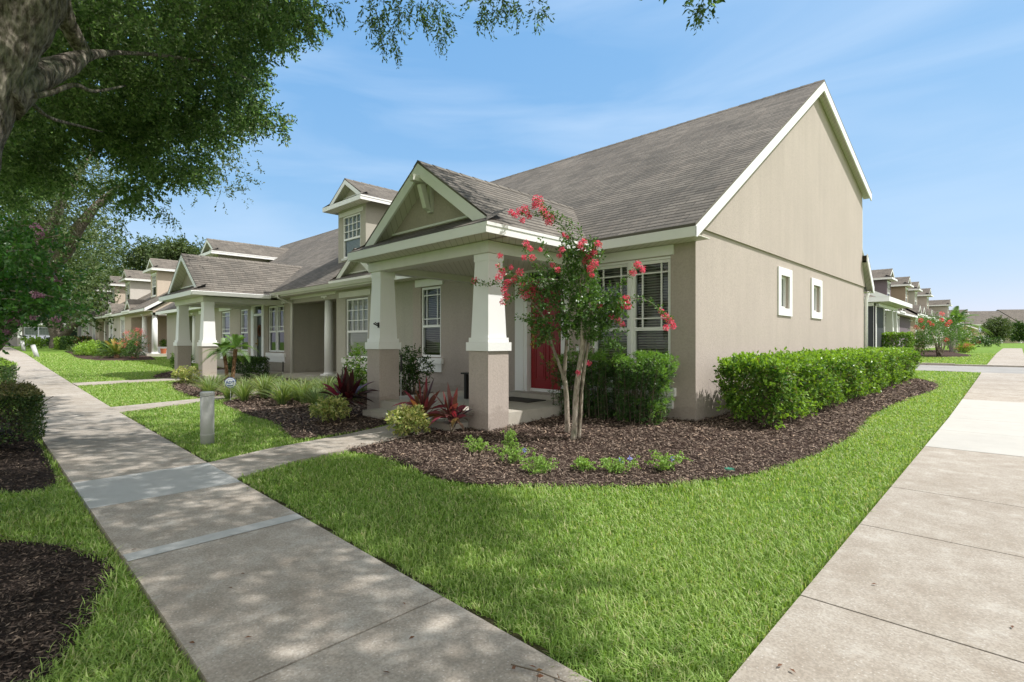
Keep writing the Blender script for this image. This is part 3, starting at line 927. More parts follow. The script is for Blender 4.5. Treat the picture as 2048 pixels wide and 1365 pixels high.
def dormer(root, x, TM, wallmat, roofmat, kind=0, yfront=0.6, zt=5.98, width=1.8, detail=True):
    """dormer: front fascia plane at y=yfront; walls 0.4 behind. zt = roof edge height"""
    wx0, wx1 = x - width / 2, x + width / 2
    yw = yfront + .4
    ztop = zt - .15
    w = MB(TM)
    zb = EZ + SL * (yw - EV) - .1
    win = (wx0 + .32, wx1 - .34, zb + .22, ztop - .22)
    wall(w, [(wx0, zb), (wx1, zb), (wx1, ztop + .1), (wx0, ztop + .1)], [rect(*win)], lambda u, v: (u, yw, v), (0, .07, 0))
    for s, xx in ((-1, wx0), (1, wx1)):
        yb = roof_y(ztop + .1)
        w.poly([(xx, yw, zb), (xx, yb + .2, ztop + .1), (xx, yw, ztop + .1)])
    part = w.build('dormer', wallmat, root)
    T = TM @ Matrix.Translation((win[0], yw + .05, win[2]))
    window(root, T, win[1] - win[0], win[3] - win[2], 'colonial', .9 if detail else 0, parent=part)
    tr = MB(TM)
    tr.box(win[0] - .2, win[1] + .2, yw - .03, yw, win[3] + .002, win[3] + .14)
    tr.build('window_header', M['trimold'] if kind == 0 else M['trim'], part)
    tr = MB(TM); tr.box(win[0] - .06, win[1] + .06, yw - .03, yw, win[2] - .08, win[2] - .002)
    tr.build('window_sill', M['trimold'] if kind == 0 else M['trim'], part)
    gable(root, 'dormer', x, width / 2 + .36, yfront, zt, .62, wallmat, TM, roofmat, .15, .42, .15, rakew=.13, parent_mesh=part,
          back=lambda z: roof_y(z) + .06, soff_back=yw + .02, trim=M['trim'])
    return part

def round_column(root, x, y, TM, z0=.28, z1=2.83, r=.14):
    m = MB(TM)
    m.tube([(x, y, z0 + .10), (x, y, (z0 + z1) / 2), (x, y, z1 - .12)], [r, r * .97, r * .86], 32)
    c = m.build('column', M['trim'], root, smooth=False)
    for p in c.data.polygons: p.use_smooth = len(p.vertices) == 4
    m = MB(TM)
    m.box(x - r * 1.3, x + r * 1.3, y - r * 1.3, y + r * 1.3, z1 - .05, z1 - .002)
    m.cyl(x, y, z1 - .12, z1 - .052, r * 1.0, r * 1.25, 32)
    m.build('column_cap', M['trim'], c)
    m = MB(TM)
    m.box(x - r * 1.35, x + r * 1.35, y - r * 1.35, y + r * 1.35, z0, z0 + .05)
    m.cyl(x, y, z0 + .052, z0 + .10, r * 1.25, r * 1.02, 32)
    m.build('column_base', M['trim'], c)

def battered_column(root, cx, cy, TM, piermat, z0=-.15, ztop=2.68, zb=1.22):
    m = MB(TM)
    m.frustum(cx, cy, zb + .20, ztop, .19, .145)
    c = m.build('column', M['trim'], root)
    m = MB(TM); m.frustum(cx, cy, z0, zb, .215, .213); m.build('pier', piermat, c)
    m = MB(TM)
    m.frustum(cx, cy, zb + .001, zb + .13, .245, .245)
    m.frustum(cx, cy, zb + .131, zb + .20, .215, .215)
    m.build('column_band', M['trim'], c)
    m = MB(TM)
    m.frustum(cx, cy, ztop - .11, ztop - .001, .16, .16)
    m.build('column_cap', M['trim'], c)
    return c

def door(root, T, w, h, mat, panels=True, wreath=False):
    """x right, z up, -y outwards; origin = lower left of the leaf"""
    m = MB(T)
    m.box(0, w, 0, .045, 0, h)
    d = m
    if panels:
        for (a, b) in ((.12, w / 2 - .04), (w / 2 + .04, w - .12)):
            for z0, z1 in ((.22, h * .46), (h * .54, h * .80), (h * .85, h * .94)):
                # raised moulding ring + panel
                for bx in ((a, b, z0, z0 + .02), (a, b, z1 - .02, z1), (a, a + .02, z0 + .021, z1 - .021), (b - .02, b, z0 + .021, z1 - .021)):
                    m.box(bx[0], bx[1], -.012, -.001, bx[2], bx[3])
                m.box(a + .05, b - .05, -.008, -.001, z0 + .05, z1 - .05)
    dd = m.build('door', mat, root)
    k = MB(T)
    k.tube([(w * .08, 0, h * .46), (w * .08, -.05, h * .46)], [.012, .012], 10)
    k.tube([(w * .08, -.05, h * .46), (w * .08, -.085, h * .46)], [.03, .022], 12)
    k.tube([(w * .08, -.001, h * .53), (w * .08, -.02, h * .53)], [.026, .022], 12)
    k.box(w * .08 - .03, w * .08 + .03, -.006, -.0005, h * .42, h * .56)
    k.build('handle', M['brass'], dd)
    b = MB(T); b.box(0, w, -.03, -.002, -.02, .05); b.build('threshold', M['trim'], dd)
    if wreath:
        v = MB(T); pts = [(w / 2 + .17 * math.cos(t), -.04, h * .72 + .2 * math.sin(t)) for t in np.linspace(0, 2 * math.pi, 18)]
        v.tube(pts, [.045] * 18, 6, jit=.8); v.build('wreath', M['dead'], dd)
    return dd

def downspout(root, TM, x, y, ztop, zbot, yback, mat=None):
    m = MB(TM)
    m.tube([(x, y, ztop), (x, y, ztop - .12), (x, y + (yback - y) * .4, ztop - .2), (x, yback, ztop - .28), (x, yback, ztop - .45), (x, yback, zbot)], [.045] * 6, 10)
    m.build('downspout', mat or M['gutter'], root, smooth=True)

def shell(root, TM, x0, x1, wallmat, openings=(), recess=None, ends=(False, False), roofmat=None, endhole=(), belt=False, zbase=-.3, trim=None, gut=False, rear_ext=False, beamcol=None, rdepth=2.3, ceil_mat=None, detail=True, lowrake=True):
    """x0 > x1. front wall y=0, roof, eave fascia. openings: (xa, xb, za, zb). recess: (xr, xl)"""
    trim = trim or M['trim']
    roofmat = roofmat or M['roof']
    q = math.sqrt(1 + SL * SL)
    xo0 = x0 + (.23 if ends[0] else 0); xo1 = x1 - (.23 if ends[1] else 0)
    f = MB(TM)
    out = [(x1, zbase), (x0, zbase), (x0, 3.03), (x1, 3.03)]
    if recess:
        xr, xl = recess
        out = [(x1, zbase)]
        if xl > x1 + .01: out += [(xl, zbase), (xl, 2.84)]
        else: out = [(x1, 2.84)]
        out += [(xr, 2.84)]
        if xr < x0 - .01: out += [(xr, zbase), (x0, zbase)]
        out += [(x0, 3.03), (x1, 3.03)]
    wall(f, out, [rect(a, b, c, d) for a, b, c, d in openings], lambda u, v: (u, 0, v), (0, .12, 0))
    if recess:
        xr, xl = recess
        f.quad((xr, 0, zbase), (xr, rdepth, zbase), (xr, rdepth, 2.84), (xr, 0, 2.84)) if xr < x0 - .01 else None
        f.quad((xl, 0, zbase), (xl, rdepth, zbase), (xl, rdepth, 2.84), (xl, 0, 2.84))
        f.quad((xl, rdepth, zbase), (xr, rdepth, zbase), (xr, rdepth, 2.84), (xl, rdepth, 2.84))
        f.quad((xl, 0, 2.841), (xr, 0, 2.841), (xr, rdepth, 2.841), (xl, rdepth, 2.841))
        f.box(xl + .002, xr - .002, .003, .28, 2.70, 2.838) if xr < x0 - .01 else f.box(xl + .002, xr, .003, .28, 2.70, 2.838)
    rw = MB(TM); rw.quad((x0, 12.0, zbase), (x1, 12.0, zbase), (x1, 12.0, 6.1), (x0, 12.0, 6.1)); rw.build('rear_wall', wallmat, root)
    if not belt:
        for flag, xx in ((ends[0], x0), (ends[1], x1)):
            if recess and flag and abs(recess[0] - xx) < .02:
                ol = [(0, 2.84), (rdepth, 2.84), (rdepth, zbase), (12.0, zbase), (12.0, 6.1), (RY, RZ - .06), (0, 3.03)]
            else:
                ol = [(0, zbase), (12.0, zbase), (12.0, 6.1), (RY, RZ - .06), (0, 3.03)]
            wall(f, ol, [], lambda u, v: (xx, u, v))
    fw = f.build('wall', wallmat, root)
    # roof
    r = MB(TM)
    t = .04
    for top in (0, 1):
        dz = 0 if top == 0 else -t
        a = [(xo1, EV, EZ + dz), (xo0, EV, EZ + dz), (xo0, RY, RZ + dz), (xo1, RY, RZ + dz)]
        L = (RY - EV) * q
        uv = [(xo1, 0), (xo0, 0), (xo0, L), (xo1, L)]
        r.quad(*a, uv)
        b = [(xo0, RY, RZ + dz), (xo1, RY, RZ + dz), (xo1, 12.35, 6.17 + dz), (xo0, 12.35, 6.17 + dz)]
        r.quad(*b, [(xo0, 0), (xo1, 0), (xo1, 6), (xo0, 6)])
    for xx in (xo0, xo1):
        r.quad((xx, EV, EZ), (xx, RY, RZ), (xx, RY, RZ - t), (xx, EV, EZ - t), [(0, .08)] * 4)
        r.quad((xx, RY, RZ), (xx, 12.35, 6.17), (xx, 12.35, 6.17 - t), (xx, RY, RZ - t), [(0, .08)] * 4)
    r.quad((xo1, EV, EZ), (xo0, EV, EZ), (xo0, EV, EZ - t), (xo1, EV, EZ - t), [(0, .08)] * 4)
    xx = xo1
    while xx < xo0:
        e = min(xx + .31, xo0)
        r.add([(xx, RY - .13, RZ - .13 * SL + .012), (xx, RY, RZ + .02), (xx, RY + .13, RZ - .13 * .28 + .012),
               (e, RY - .13, RZ - .13 * SL + .004), (e, RY, RZ + .01), (e, RY + .13, RZ - .13 * .28 + .004)], [(0, 1, 4, 3), (1, 2, 5, 4)],
              [[(xx, .03), (xx, .12), (e, .12), (e, .03)]] * 2)
        xx += .3
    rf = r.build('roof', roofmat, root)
    fs = MB(TM)
    fs.box(xo1, xo0, EV + .002, EV + .03, EZ - .19, EZ - t - .002)
    fs.build('fascia', trim, rf)
    s_ = MB(TM); s_.box(xo1 + .001, xo0 - .001, EV + .031, -.001, EZ - .17, EZ - .155); s_.build('soffit', M['soffit'], rf)
    if gut:
        g = MB(TM)
        g.hexa([(gut[1], EV - .07, EZ - .15), (gut[0], EV - .07, EZ - .15), (gut[0], EV - .001, EZ - .15), (gut[1], EV - .001, EZ - .15)],
               [(gut[1], EV - .12, EZ - .05), (gut[0], EV - .12, EZ - .05), (gut[0], EV - .001, EZ - .05), (gut[1], EV - .001, EZ - .05)])
        g.build('gutter', M['gutter'], rf)
    for flag, xx, s in ((ends[0], x0, 1), (ends[1], x1, -1)):
        if not flag: continue
        rk = MB(TM)
        xa = xx + s * .23; dn = .22
        p = [(EV - .0, EZ - t - .002), (RY, RZ - t - .002), (RY, RZ - t - dn), (EV + .05, EZ - t - dn + .06), (EV, EZ - t - .14)]
        rk.prism([(xa - s * .03, a_, b_) for a_, b_ in p], (s * .03, 0, 0))
        p = [(RY, RZ - t - .002), (12.35, 6.17 - t - .002), (12.35, 6.17 - t - dn), (RY, RZ - t - dn)]
        rk.prism([(xa - s * .03, a_, b_) for a_, b_ in p], (s * .03, 0, 0))
        rk.build('rake_board', trim, rf)
        sk = MB(TM)
        for (ya_, za_, yb_, zb_) in ((EV + .05, EZ + .05 * SL, RY, RZ), (RY, RZ, 12.35, 6.17)):
            sk.quad((xx, ya_, za_ - t - .13), (xa - s * .031, ya_, za_ - t - .13), (xa - s * .031, yb_, zb_ - t - .13), (xx, yb_, zb_ - t - .13))
        sk.build('rake_soffit', M['soffit'], rf)
    return fw, rf

def header(root, TM, xa, xb, z, h=.17, mat=None, y=0, proud=.05):
    m = MB(TM); m.box(xa, xb, y - proud, y - .001, z + .002, z + h); m.build('header_trim', mat or M['trim'], root)
def sill(root, TM, xa, xb, z, mat=None, y=0):
    m = MB(TM); m.box(xa - .02, xb + .05, y - .07, y - .001, z - .14, z - .002); m.box(xa, xb, y - .035, y - .0012, z - .34, z - .142)
    m.build('window_sill', mat or M['trim'], root)

def house_root(name, label, x0, zb=0.0, facade=7.9, rot=0.0, group='attached houses along the sidewalk', fx=None):
    if rot == 0: loc = (x0, facade, zb)
    else: loc = (fx, x0, zb)
    o = empty(name, loc, label, 'house', group, rot)
    return o, Matrix.Translation((-x0, 0, 0))

# ---- the corner house (tan)
hA, TA = house_root('corner_house', 'tan stucco corner house with red front door, gabled porch and tall side wall', -3.63)
fA, rA = shell(hA, TA, -3.63, -11.13, M['tan'], [(-5.58, -4.05, .62, 2.75), (-7.27, -6.22, .20, 2.85), (-10.80, -10.0, 0.98, 2.72)], ends=(True, False), belt=True)
# side wall with two small windows, upper part standing proud of the lower
sw_ = MB(TA)
xw = -3.63
zbelt = 3.15
low = [(0, -.3), (12.45, -.3), (12.45, zbelt), (0, 3.03)]
wh = [rect(4.04, 4.62, 2.08, 2.78), rect(6.48, 7.10, 2.10, 2.76)]
wall(sw_, [(0, -.3), (12.45, -.3), (12.45, zbelt), (0, zbelt)], wh, lambda u, v: (xw, u, v), (-.12, 0, 0))
up = [(0.02, zbelt), (12.45, zbelt), (12.0, 4.1), (12.0, 6.1), (RY, RZ - .06), (0.02, 3.05)]
up = [(0.1, zbelt), (12.45, zbelt), (12.0, 3.9), (12.0, 6.1), (RY, RZ - .06)]
wall(sw_, up, [], lambda u, v: (xw + .035, u, v))
sw_.quad((xw, 0, zbelt), (xw, 12.45, zbelt), (xw + .035, 12.45, zbelt), (xw + .035, 0, zbelt))
sw_.quad((xw, 12.45, -.3), (-11.13, 12.45, -.3), (-11.13, 12.45, 3.2), (xw, 12.45, 3.2))
sw_.build('side_wall', M['tan'], hA)
for (a, b, c, d) in ((4.04, 4.62, 2.08, 2.78), (6.48, 7.10, 2.10, 2.76)):
    T = TA @ Matrix.Translation((xw - .09, a, c)) @ Matrix.Rotation(R(90), 4, 'Z')
    window(hA, T, b - a, d - c, 'slim', 1.0)
    m = MB(TA)
    for bx in ((a - .17, b + .17, d, d + .16), (a - .17, b + .17, c - .16, c), (a - .17, a, c, d), (b, b + .17, c, d)):
        m.box(xw + .001, xw + .03, bx[0], bx[1], bx[2], bx[3])
    m.build('window_trim', M['trim'], hA)
# low rear roof
lr = MB(TA)
for dz in (0, -.04):
    lr.quad((xw + .2, 11.98, 4.12 + dz), (xw + .2, 12.95, 3.22 + dz), (-11.13, 12.95, 3.22 + dz), (-11.13, 11.98, 4.12 + dz), [(0, 1.3), (0, 0), (8, 0), (8, 1.3)])
lro = lr.build('rear_roof', M['roof'], hA)
lk = MB(TA)
lk.prism([(xw + .17, 11.9, 4.15), (xw + .17, 12.96, 3.18), (xw + .17, 12.96, 2.98), (xw + .17, 12.85, 2.98), (xw + .17, 11.9, 3.92)], (.03, 0, 0))
lk.box(-11.1, xw + .16, 12.93, 12.96, 2.98, 3.18)
lk.build('rake_board', M['trim'], lro)
lk = MB(TA); lk.quad((xw + .168, 12.0, 3.9), (xw + .168, 12.94, 3.02), (xw + .0, 12.94, 3.02), (xw, 12.0, 3.9)); lk.box(-11.1, xw + .16, 12.46, 12.92, 2.99, 3.0); lk.build('soffit', M['soffit'], lro)
m = MB(TA)
m.tube([(xw + .09, 12.55, 3.0), (xw + .09, 12.52, 2.9), (xw + .05, 12.5, 2.75), (xw + .05, 12.5, .1)], [.05] * 4, 10)
m.build('downspout', M['trim'], hA, smooth=True)
m = MB(TA)
m.tube([(xw - .1, 12.40, 6.0), (xw - .1, 12.35, 5.85), (xw - .02, 12.07, 5.7), (xw - .02, 12.07, 4.35), (xw + .02, 12.2, 4.05)], [.05] * 5, 10)
m.build('downspout', M['gutter'], hA, smooth=True)
# window beside the corner (two sashes), narrow window in the porch
for xa, xb in ((-5.53, -4.86), (-4.74, -4.09)):
    window(hA, TA @ Matrix.Translation((xa - .03, .06, .68)), xb - xa + .06, 2.03, 'prairie', .97)
m = MB(TA); m.box(-4.83, -4.77, -.02, .10, .68, 2.71); m.box(-5.575, -4.055, .0, .10, .622, .679); m.box(-5.575, -4.055, .0, .10, 2.712, 2.748); m.build('window_mullion', M['trim'], hA)
header(hA, TA, -5.72, -3.99, 2.76, .16)
sill(hA, TA, -5.6, -4.0, .62)
m = MB(TA)
for (a, b) in ((-5.3, -5.05), (-4.62, -4.45), (-4.3, -4.1)):
    n = 14
    for i in range(n):
        xa = a + (b - a) * i / n
        m.quad((xa, .26 + .03 * (i % 2), .8), (xa + (b - a) / n, .26 + .03 * ((i + 1) % 2), .8), (xa + (b - a) / n, .26 + .03 * ((i + 1) % 2), 2.7), (xa, .26 + .03 * (i % 2), 2.7))
m.build('curtain', M['curtain'], hA)
window(hA, TA @ Matrix.Translation((-10.79, .06, .99)), .78, 1.72, 'prairie', .97)
header(hA, TA, -10.98, -9.88, 2.73, .18)
sill(hA, TA, -10.86, -9.94, .97)
# red door with transom
dT = TA @ Matrix.Translation((-7.17, .10, .37))
door(hA, dT, .86, 2.04, M['door_red'])
m = MB(TA)
m.box(-7.268, -7.18, -.02, .14, .22, 2.84); m.box(-6.30, -6.222, -.02, .14, .22, 2.84)
m.box(-7.178, -6.302, -.02, .14, 2.42, 2.53); m.box(-7.178, -6.302, -.02, .14, 2.76, 2.84)
m.box(-6.75, -6.73, .03, .07, 2.532, 2.758)
m.box(-7.50, -7.27, -.035, -.001, .22, 2.80); m.box(-6.22, -6.12, -.035, -.001, .22, 2.80); m.box(-7.52, -6.10, -.04, -.001, 2.802, 2.95)
dfr = m.build('door_frame', M['trim'], hA)
m = MB(TA); m.quad((-7.178, .05, 2.53), (-6.302, .05, 2.53), (-6.302, .05, 2.76), (-7.178, .05, 2.76)); m.build('transom_pane', M['pane'], dfr)
m = MB(TA); m.box(-7.45, -6.12, -.34, .12, .27, .36); m.build('door_step', M['slab'], hA)
# porch: slab, steps, beams, ceiling, columns, gable roof
m = MB(TA)
m.box(-8.95, -5.62, -2.58, -.003, -.2, .27)
m.box(-8.52, -6.05, -2.95, -2.583, -.2, .13)
m.build('porch_slab', M['slab'], hA)
for cx in (-5.81, -8.74): battered_column(hA, cx, -2.385, TA, M['tan'])
m = MB(TA)
m.box(-8.94, -5.61, -2.585, -2.33, 2.68, 2.855)
m.box(-5.86, -5.612, -2.328, -.002, 2.681, 2.854)
m.box(-8.94, -8.70, -2.328, -.002, 2.681, 2.854)
m.build('porch_beam', M['trimold'], hA)
m = MB(TA); m.box(-8.69, -5.87, -2.32, -.003, 2.80, 2.82); m.build('porch_ceiling', M['soffit'], hA)
gable(hA, 'porch_roof', -7.06, 1.87, -3.02, 3.0, .70, M['tan'], TA, M['roof'], .22, .52, .15, bracket=True, trim=M['trim'], soff_back=-2.55, rakew=.17)
m = MB(TA); m.box(-5.62, -5.22, -2.6, -.52, 2.862, 2.874); m.build('porch_soffit', M['soffit'], hA)
m = MB(TA); m.box(-8.93, -8.6, -2.6, -.52, 2.862, 2.874); m.build('porch_soffit', M['soffit'], hA)
m = MB(TA)      # small flag bracket on the left column
m.box(-8.60, -8.575, -2.595, -2.57, 1.62, 1.72)
m.tube([(-8.59, -2.60, 1.66), (-8.63, -2.66, 1.70)], [.012, .016], 8)
m.tube([(-8.59, -2.60, 1.69), (-8.64, -2.62, 1.72)], [.008, .010], 8)
m.build('flag_bracket', M['black'], hA)
m = MB(TA); m.box(-5.93, -5.88, -.02, -.001, 1.15, 1.27); m.build('doorbell', M['trim'], hA)
m = MB(TA); m.tube([(xw + .04, 6.9, .9), (xw + .04, 6.9, 1.12)], [.03, .03], 10); m.tube([(xw + .04, 6.9, 1.12), (xw + .04, 6.9, 1.16)], [.045, .045], 10); m.build('wall_pipe', M['black'], hA)

# ---- second house: recessed entry, round column, dormer
hB, TB = house_root('row_house', 'grey-green house joined to the tan one, with one dormer and a round white column', -11.13)
fB, rB = shell(hB, TB, -11.13, -18.5, M['greygreen'], [(-14.58, -13.30, .88, 2.66)], recess=(-15.14, -18.4), gut=(-11.4, -18.9), trim=M['trimold'])
window(hB, TB @ Matrix.Translation((-14.56, .06, .9)), 1.24, 1.74, 'colonial', 1.0)
header(hB, TB, -14.9, -13.1, 2.69, .17, M['trimold'])
sill(hB, TB, -14.7, -13.2, .88, M['trimold'])
round_column(hB, -15.95, .16, TB)
m = MB(TB); m.box(-18.38, -15.16, -.3, 2.28, -.2, .28); m.build('entry_slab', M['slab'], hB)
m = MB(TB); m.box(-18.39, -15.15, -.035, .0, 2.84, 3.0); m.build('entry_beam', M['trimold'], hB)
dormer(hB, -16.02, TB, M['greygreen'], M['roof'], 0)
gable(hB, 'small_gable', -13.35, 1.22, -.55, 3.14, .68, M['greygreen'], TB, M['roof'], .14, .34, .12, rakew=.14, trim=M['trimold'], soff=False)
for x_, y_ in ((-19.6, 4.6), (-20.9, 3.0), (-18.0, 5.6)):
    pass
downspout(hB, TB, -18.2, EV - .04, EZ - .1, .1, -.06)

# ---- third house: gabled porch, green door
hC, TC = house_root('row_house', 'taupe house with a gabled porch, dark green door and a pygmy palm in front', -18.5)
fC, rC = shell(hC, TC, -18.5, -26.6, M['taupe'], [(-20.45, -19.0, .98, 2.72), (-21.85, -21.0, .20, 2.84), (-23.4, -22.5, .98, 2.72), (-25.7, -24.6, .98, 2.72)], gut=(-18.9, -20.0), trim=M['trim'])
for xa, xb in ((-20.43, -19.76), (-19.69, -19.02)): window(hC, TC @ Matrix.Translation((xa, .06, 1.0)), xb - xa, 1.70, 'prairie', .0)
window(hC, TC @ Matrix.Translation((-23.38, .06, 1.0)), .86, 1.70, 'prairie', .4)
window(hC, TC @ Matrix.Translation((-25.68, .06, 1.0)), 1.06, 1.70, 'prairie', .4)
for a, b in ((-20.6, -18.8), (-23.6, -22.3), (-25.9, -24.4)):
    header(hC, TC, a, b, 2.74, .17); sill(hC, TC, a + .1, b - .1, .96)
door(hC, TC @ Matrix.Translation((-21.8, .10, .37)), .75, 2.0, M['door_green'], False, True)
m = MB(TC)
m.box(-21.849, -21.80, -.02, .14, .22, 2.83); m.box(-21.05, -21.001, -.02, .14, .22, 2.83); m.box(-21.799, -21.051, -.02, .14, 2.38, 2.47); m.box(-21.799, -21.051, -.02, .14, 2.76, 2.83)
m.box(-22.1, -21.85, -.035, -.001, .22, 2.80); m.box(-21.0, -20.8, -.035, -.001, .22, 2.80); m.box(-22.12, -20.78, -.04, -.001, 2.802, 2.95)
cf = m.build('door_frame', M['trim'], hC)
m = MB(TC); m.quad((-21.8, .05, 2.47), (-21.05, .05, 2.47), (-21.05, .05, 2.76), (-21.8, .05, 2.76)); m.build('transom_pane', M['pane'], cf)
m = MB(TC); m.box(-22.6, -18.9, -2.58, -.003, -.2, .27); m.build('porch_slab', M['slab'], hC)
for cx in (-19.30, -22.20): battered_column(hC, cx, -2.385, TC, M['taupe'])
m = MB(TC); m.box(-22.4, -19.09, -2.585, -2.33, 2.68, 2.855); m.box(-19.34, -19.092, -2.328, -.002, 2.681, 2.854); m.box(-22.4, -22.15, -2.328, -.002, 2.681, 2.854); m.build('porch_beam', M['trimold'], hC)
m = MB(TC); m.box(-22.14, -19.35, -2.32, -.003, 2.80, 2.82); m.build('porch_ceiling', M['soffit'], hC)
gable(hC, 'porch_roof', -20.75, 2.0, -3.02, 3.0, .70, M['taupe'], TC, M['roof'], .22, .52, .15, bracket=False, soff_back=-2.55, rakew=.14)
m = MB(TC)
m.hexa([(-18.74, -3.0, 2.86), (-18.66, -3.0, 2.86), (-18.66, -.6, 2.86), (-18.74, -.6, 2.86)], [(-18.74, -3.0, 2.97), (-18.62, -3.0, 2.97), (-18.62, -.6, 2.97), (-18.74, -.6, 2.97)])
m.build('gutter', M['trim'], hC)
for x_, y_ in ((-21.0, 4.8), (-23.2, 5.0), (-24.6, 6.0)):
    z_ = EZ + SL * (y_ - EV)
    m = MB(TC); m.tube([(x_, y_, z_ - .05), (x_, y_, z_ + .28)], [.04, .04], 10); m.tube([(x_, y_, z_ + .2), (x_ + .0, y_ + .0, z_ + .3)], [.065, .03], 10)
    m.build('vent_pipe', M['door_dark'], hC)

# ---- fourth house
hD, TD = house_root('row_house', 'grey house at the far end of the first row, dormer above the taupe porch roof', -26.6)
fD, rD = shell(hD, TD, -26.6, -35.0, M['greygreen'], [(-28.6, -27.4, .9, 2.7)], recess=(-29.6, -33.0), ends=(False, True))
window(hD, TD @ Matrix.Translation((-28.58, .06, .92)), 1.16, 1.76, 'colonial', .9)
header(hD, TD, -28.9, -27.1, 2.72, .17); sill(hD, TD, -28.7, -27.3, .9)
round_column(hD, -30.2, .16, TD)
m = MB(TD); m.box(-32.98, -29.62, -.3, 2.28, -.2, .28); m.build('entry_slab', M['slab'], hD)
dormer(hD, -30.45, TD, M['greygreen'], M['roof'], 1)
gable(hD, 'small_gable', -28.0, 1.22, -.55, 3.14, .68, M['greygreen'], TD, M['roof'], .14, .34, .12, rakew=.14, soff=False)

# ---- generic dormer house for the rows further away
def far_house(label, x0, x1, wallmat, wins, recess, cols, dx, smalls, zb, ends=(False, False), rot=0, fx=None, doorx=None, group='attached houses along the sidewalk', dkind=1, extra=None):
    """x0..x1 in row coordinates (x0 > x1)"""
    rx = x0 if rot == 0 else (x0 + x1) / 2
    if rot == 0:
        root, T_ = house_root('row_house', label, x0, zb, group=group)
    else:
        root, T_ = house_root('row_house', label, x1, zb, rot=rot, fx=fx, group=group)
    shell(root, T_, x0, x1, wallmat, [(c - .55, c + .55, .9, 2.7) for c in wins], recess=recess, ends=ends, roofmat=M['roof2'])
    for c in wins:
        window(root, T_ @ Matrix.Translation((c - .53, .04, .92)), 1.06, 1.76, 'colonial', .5)
        header(root, T_, c - .8, c + .8, 2.72, .17); sill(root, T_, c - .7, c + .7, .9)
        m = MB(T_)
        m.box(c - .75, c - .552, -.03, -.001, .902, 2.719); m.box(c + .552, c + .75, -.03, -.001, .902, 2.719); m.box(c - .751, c + .751, -.028, -.002, 2.66, 2.72); m.build('window_trim', M['trim'], root)
    for c in cols: round_column(root, c, .16, T_, r=.16)
    if recess:
        m = MB(T_); m.box(recess[1] + .02, recess[0] - .02, -.3, 2.28, -.3, .28); m.build('entry_slab', M['slab'], root)
        c = (recess[0] + recess[1]) / 2 if doorx is None else doorx
        door(root, T_ @ Matrix.Translation((c - .4, 2.24, .3)), .8, 2.0, M['door_dark'], False)
        m = MB(T_); m.box(c - .6, c - .41, 2.2, 2.28, .3, 2.5); m.box(c + .41, c + .6, 2.2, 2.28, .3, 2.5); m.box(c - .6, c + .6, 2.2, 2.28, 2.502, 2.6); m.build('door_frame', M['trim'], root)
    if dx is not None: dormer(root, dx, T_, wallmat, M['roof2'], dkind, detail=False)
    for c in smalls: gable(root, 'small_gable', c, 1.15, -.55, 3.14, .68, wallmat, T_, M['roof2'], .14, .34, .12, rakew=.14, soff=False)
    return root, T_

hE, TE = far_house('beige end house with open corner porch and two round white columns', -38.3, -48.4, M['beige'], [-47.2], (-38.3, -44.4), [-38.55, -41.2], -42.8, [-43.4], .35, (True, False), doorx=-40.6)
m = MB(TE)
m.box(-38.55, -38.3, .0, 2.3, 2.70, 2.838); m.build('entry_beam', M['trim'], hE)
far_house('pale grey house between the two beige ones, second dormer of the far row', -48.4, -54.4, M['pale'], [-51.6], (-52.9, -54.3), [], -51.3, [-49.6], .38)
far_house('beige house further along, third dormer of the far row', -54.4, -61.0, M['beige'], [-59.8], (-54.5, -57.2), [-54.9], -57.3, [-60.2], .40)
far_house('lavender grey house closing the far row beneath the oak branches', -61.0, -69.5, M['lavender'], [-63.2, -66.4], None, [], -64.9, [-63.6], .42, (False, True))

# ---- house across the end of the sidewalk
hF = empty('far_porch_house', (-84.0, 6.0, .66), 'low lilac house facing down the sidewalk, two battered porch columns', 'house', None, R(90))
TF = Matrix.Identity(4)
m = MB(TF)
wall(m, [(-7, -.4), (9, -.4), (9, 3.0), (-7, 3.0)], [rect(-1.3, 1.3, .7, 2.5), rect(5.4, 7.2, .5, 2.3)], lambda u, v: (u, 1.6, v), (0, .12, 0))
m.quad((9, 1.6, -.4), (9, 9, -.4), (9, 9, 3.0), (9, 1.6, 3.0)); m.quad((-7, 1.6, -.4), (-7, 9, -.4), (-7, 9, 3.0), (-7, 1.6, 3.0))
m.build('wall', M['lavender'], hF)
for a in (-1.28, .02): window(hF, TF @ Matrix.Translation((a, 1.65, .72)), 1.26, 1.76, 'colonial', .5)
window(hF, TF @ Matrix.Translation((5.42, 1.65, .52)), 1.76, 1.76, 'colonial', .3)
for cx in (-1.75, 1.75): battered_column(hF, cx, 0.0, TF, M['lavender'], -.5)
m = MB(TF)
m.quad((-7.4, 1.1, 3.0), (9.4, 1.1, 3.0), (9.4, 6.5, 6.2), (-7.4, 6.5, 6.2), [(0, 0), (17, 0), (17, 6), (0, 6)])
m.quad((-2.4, -.5, 2.95), (2.4, -.5, 2.95), (2.4, 2.4, 3.75), (-2.4, 2.4, 3.75), [(0, 0), (5, 0), (5, 3), (0, 3)])
rF = m.build('roof', M['roof2'], hF)
m = MB(TF); m.box(-2.4, 2.4, -.53, -.5, 2.75, 2.94); m.box(-7.4, -2.41, 1.07, 1.1, 2.82, 2.99); m.box(2.41, 9.4, 1.07, 1.1, 2.82, 2.99); m.box(-2.3, 2.3, -.2, .2, 2.6, 2.74); m.build('fascia', M['trim'], rF)
m = MB(TF); m.box(2.7, 3.6, 1.54, 1.6, .2, 2.5); m.build('door', M['door_green'], hF)

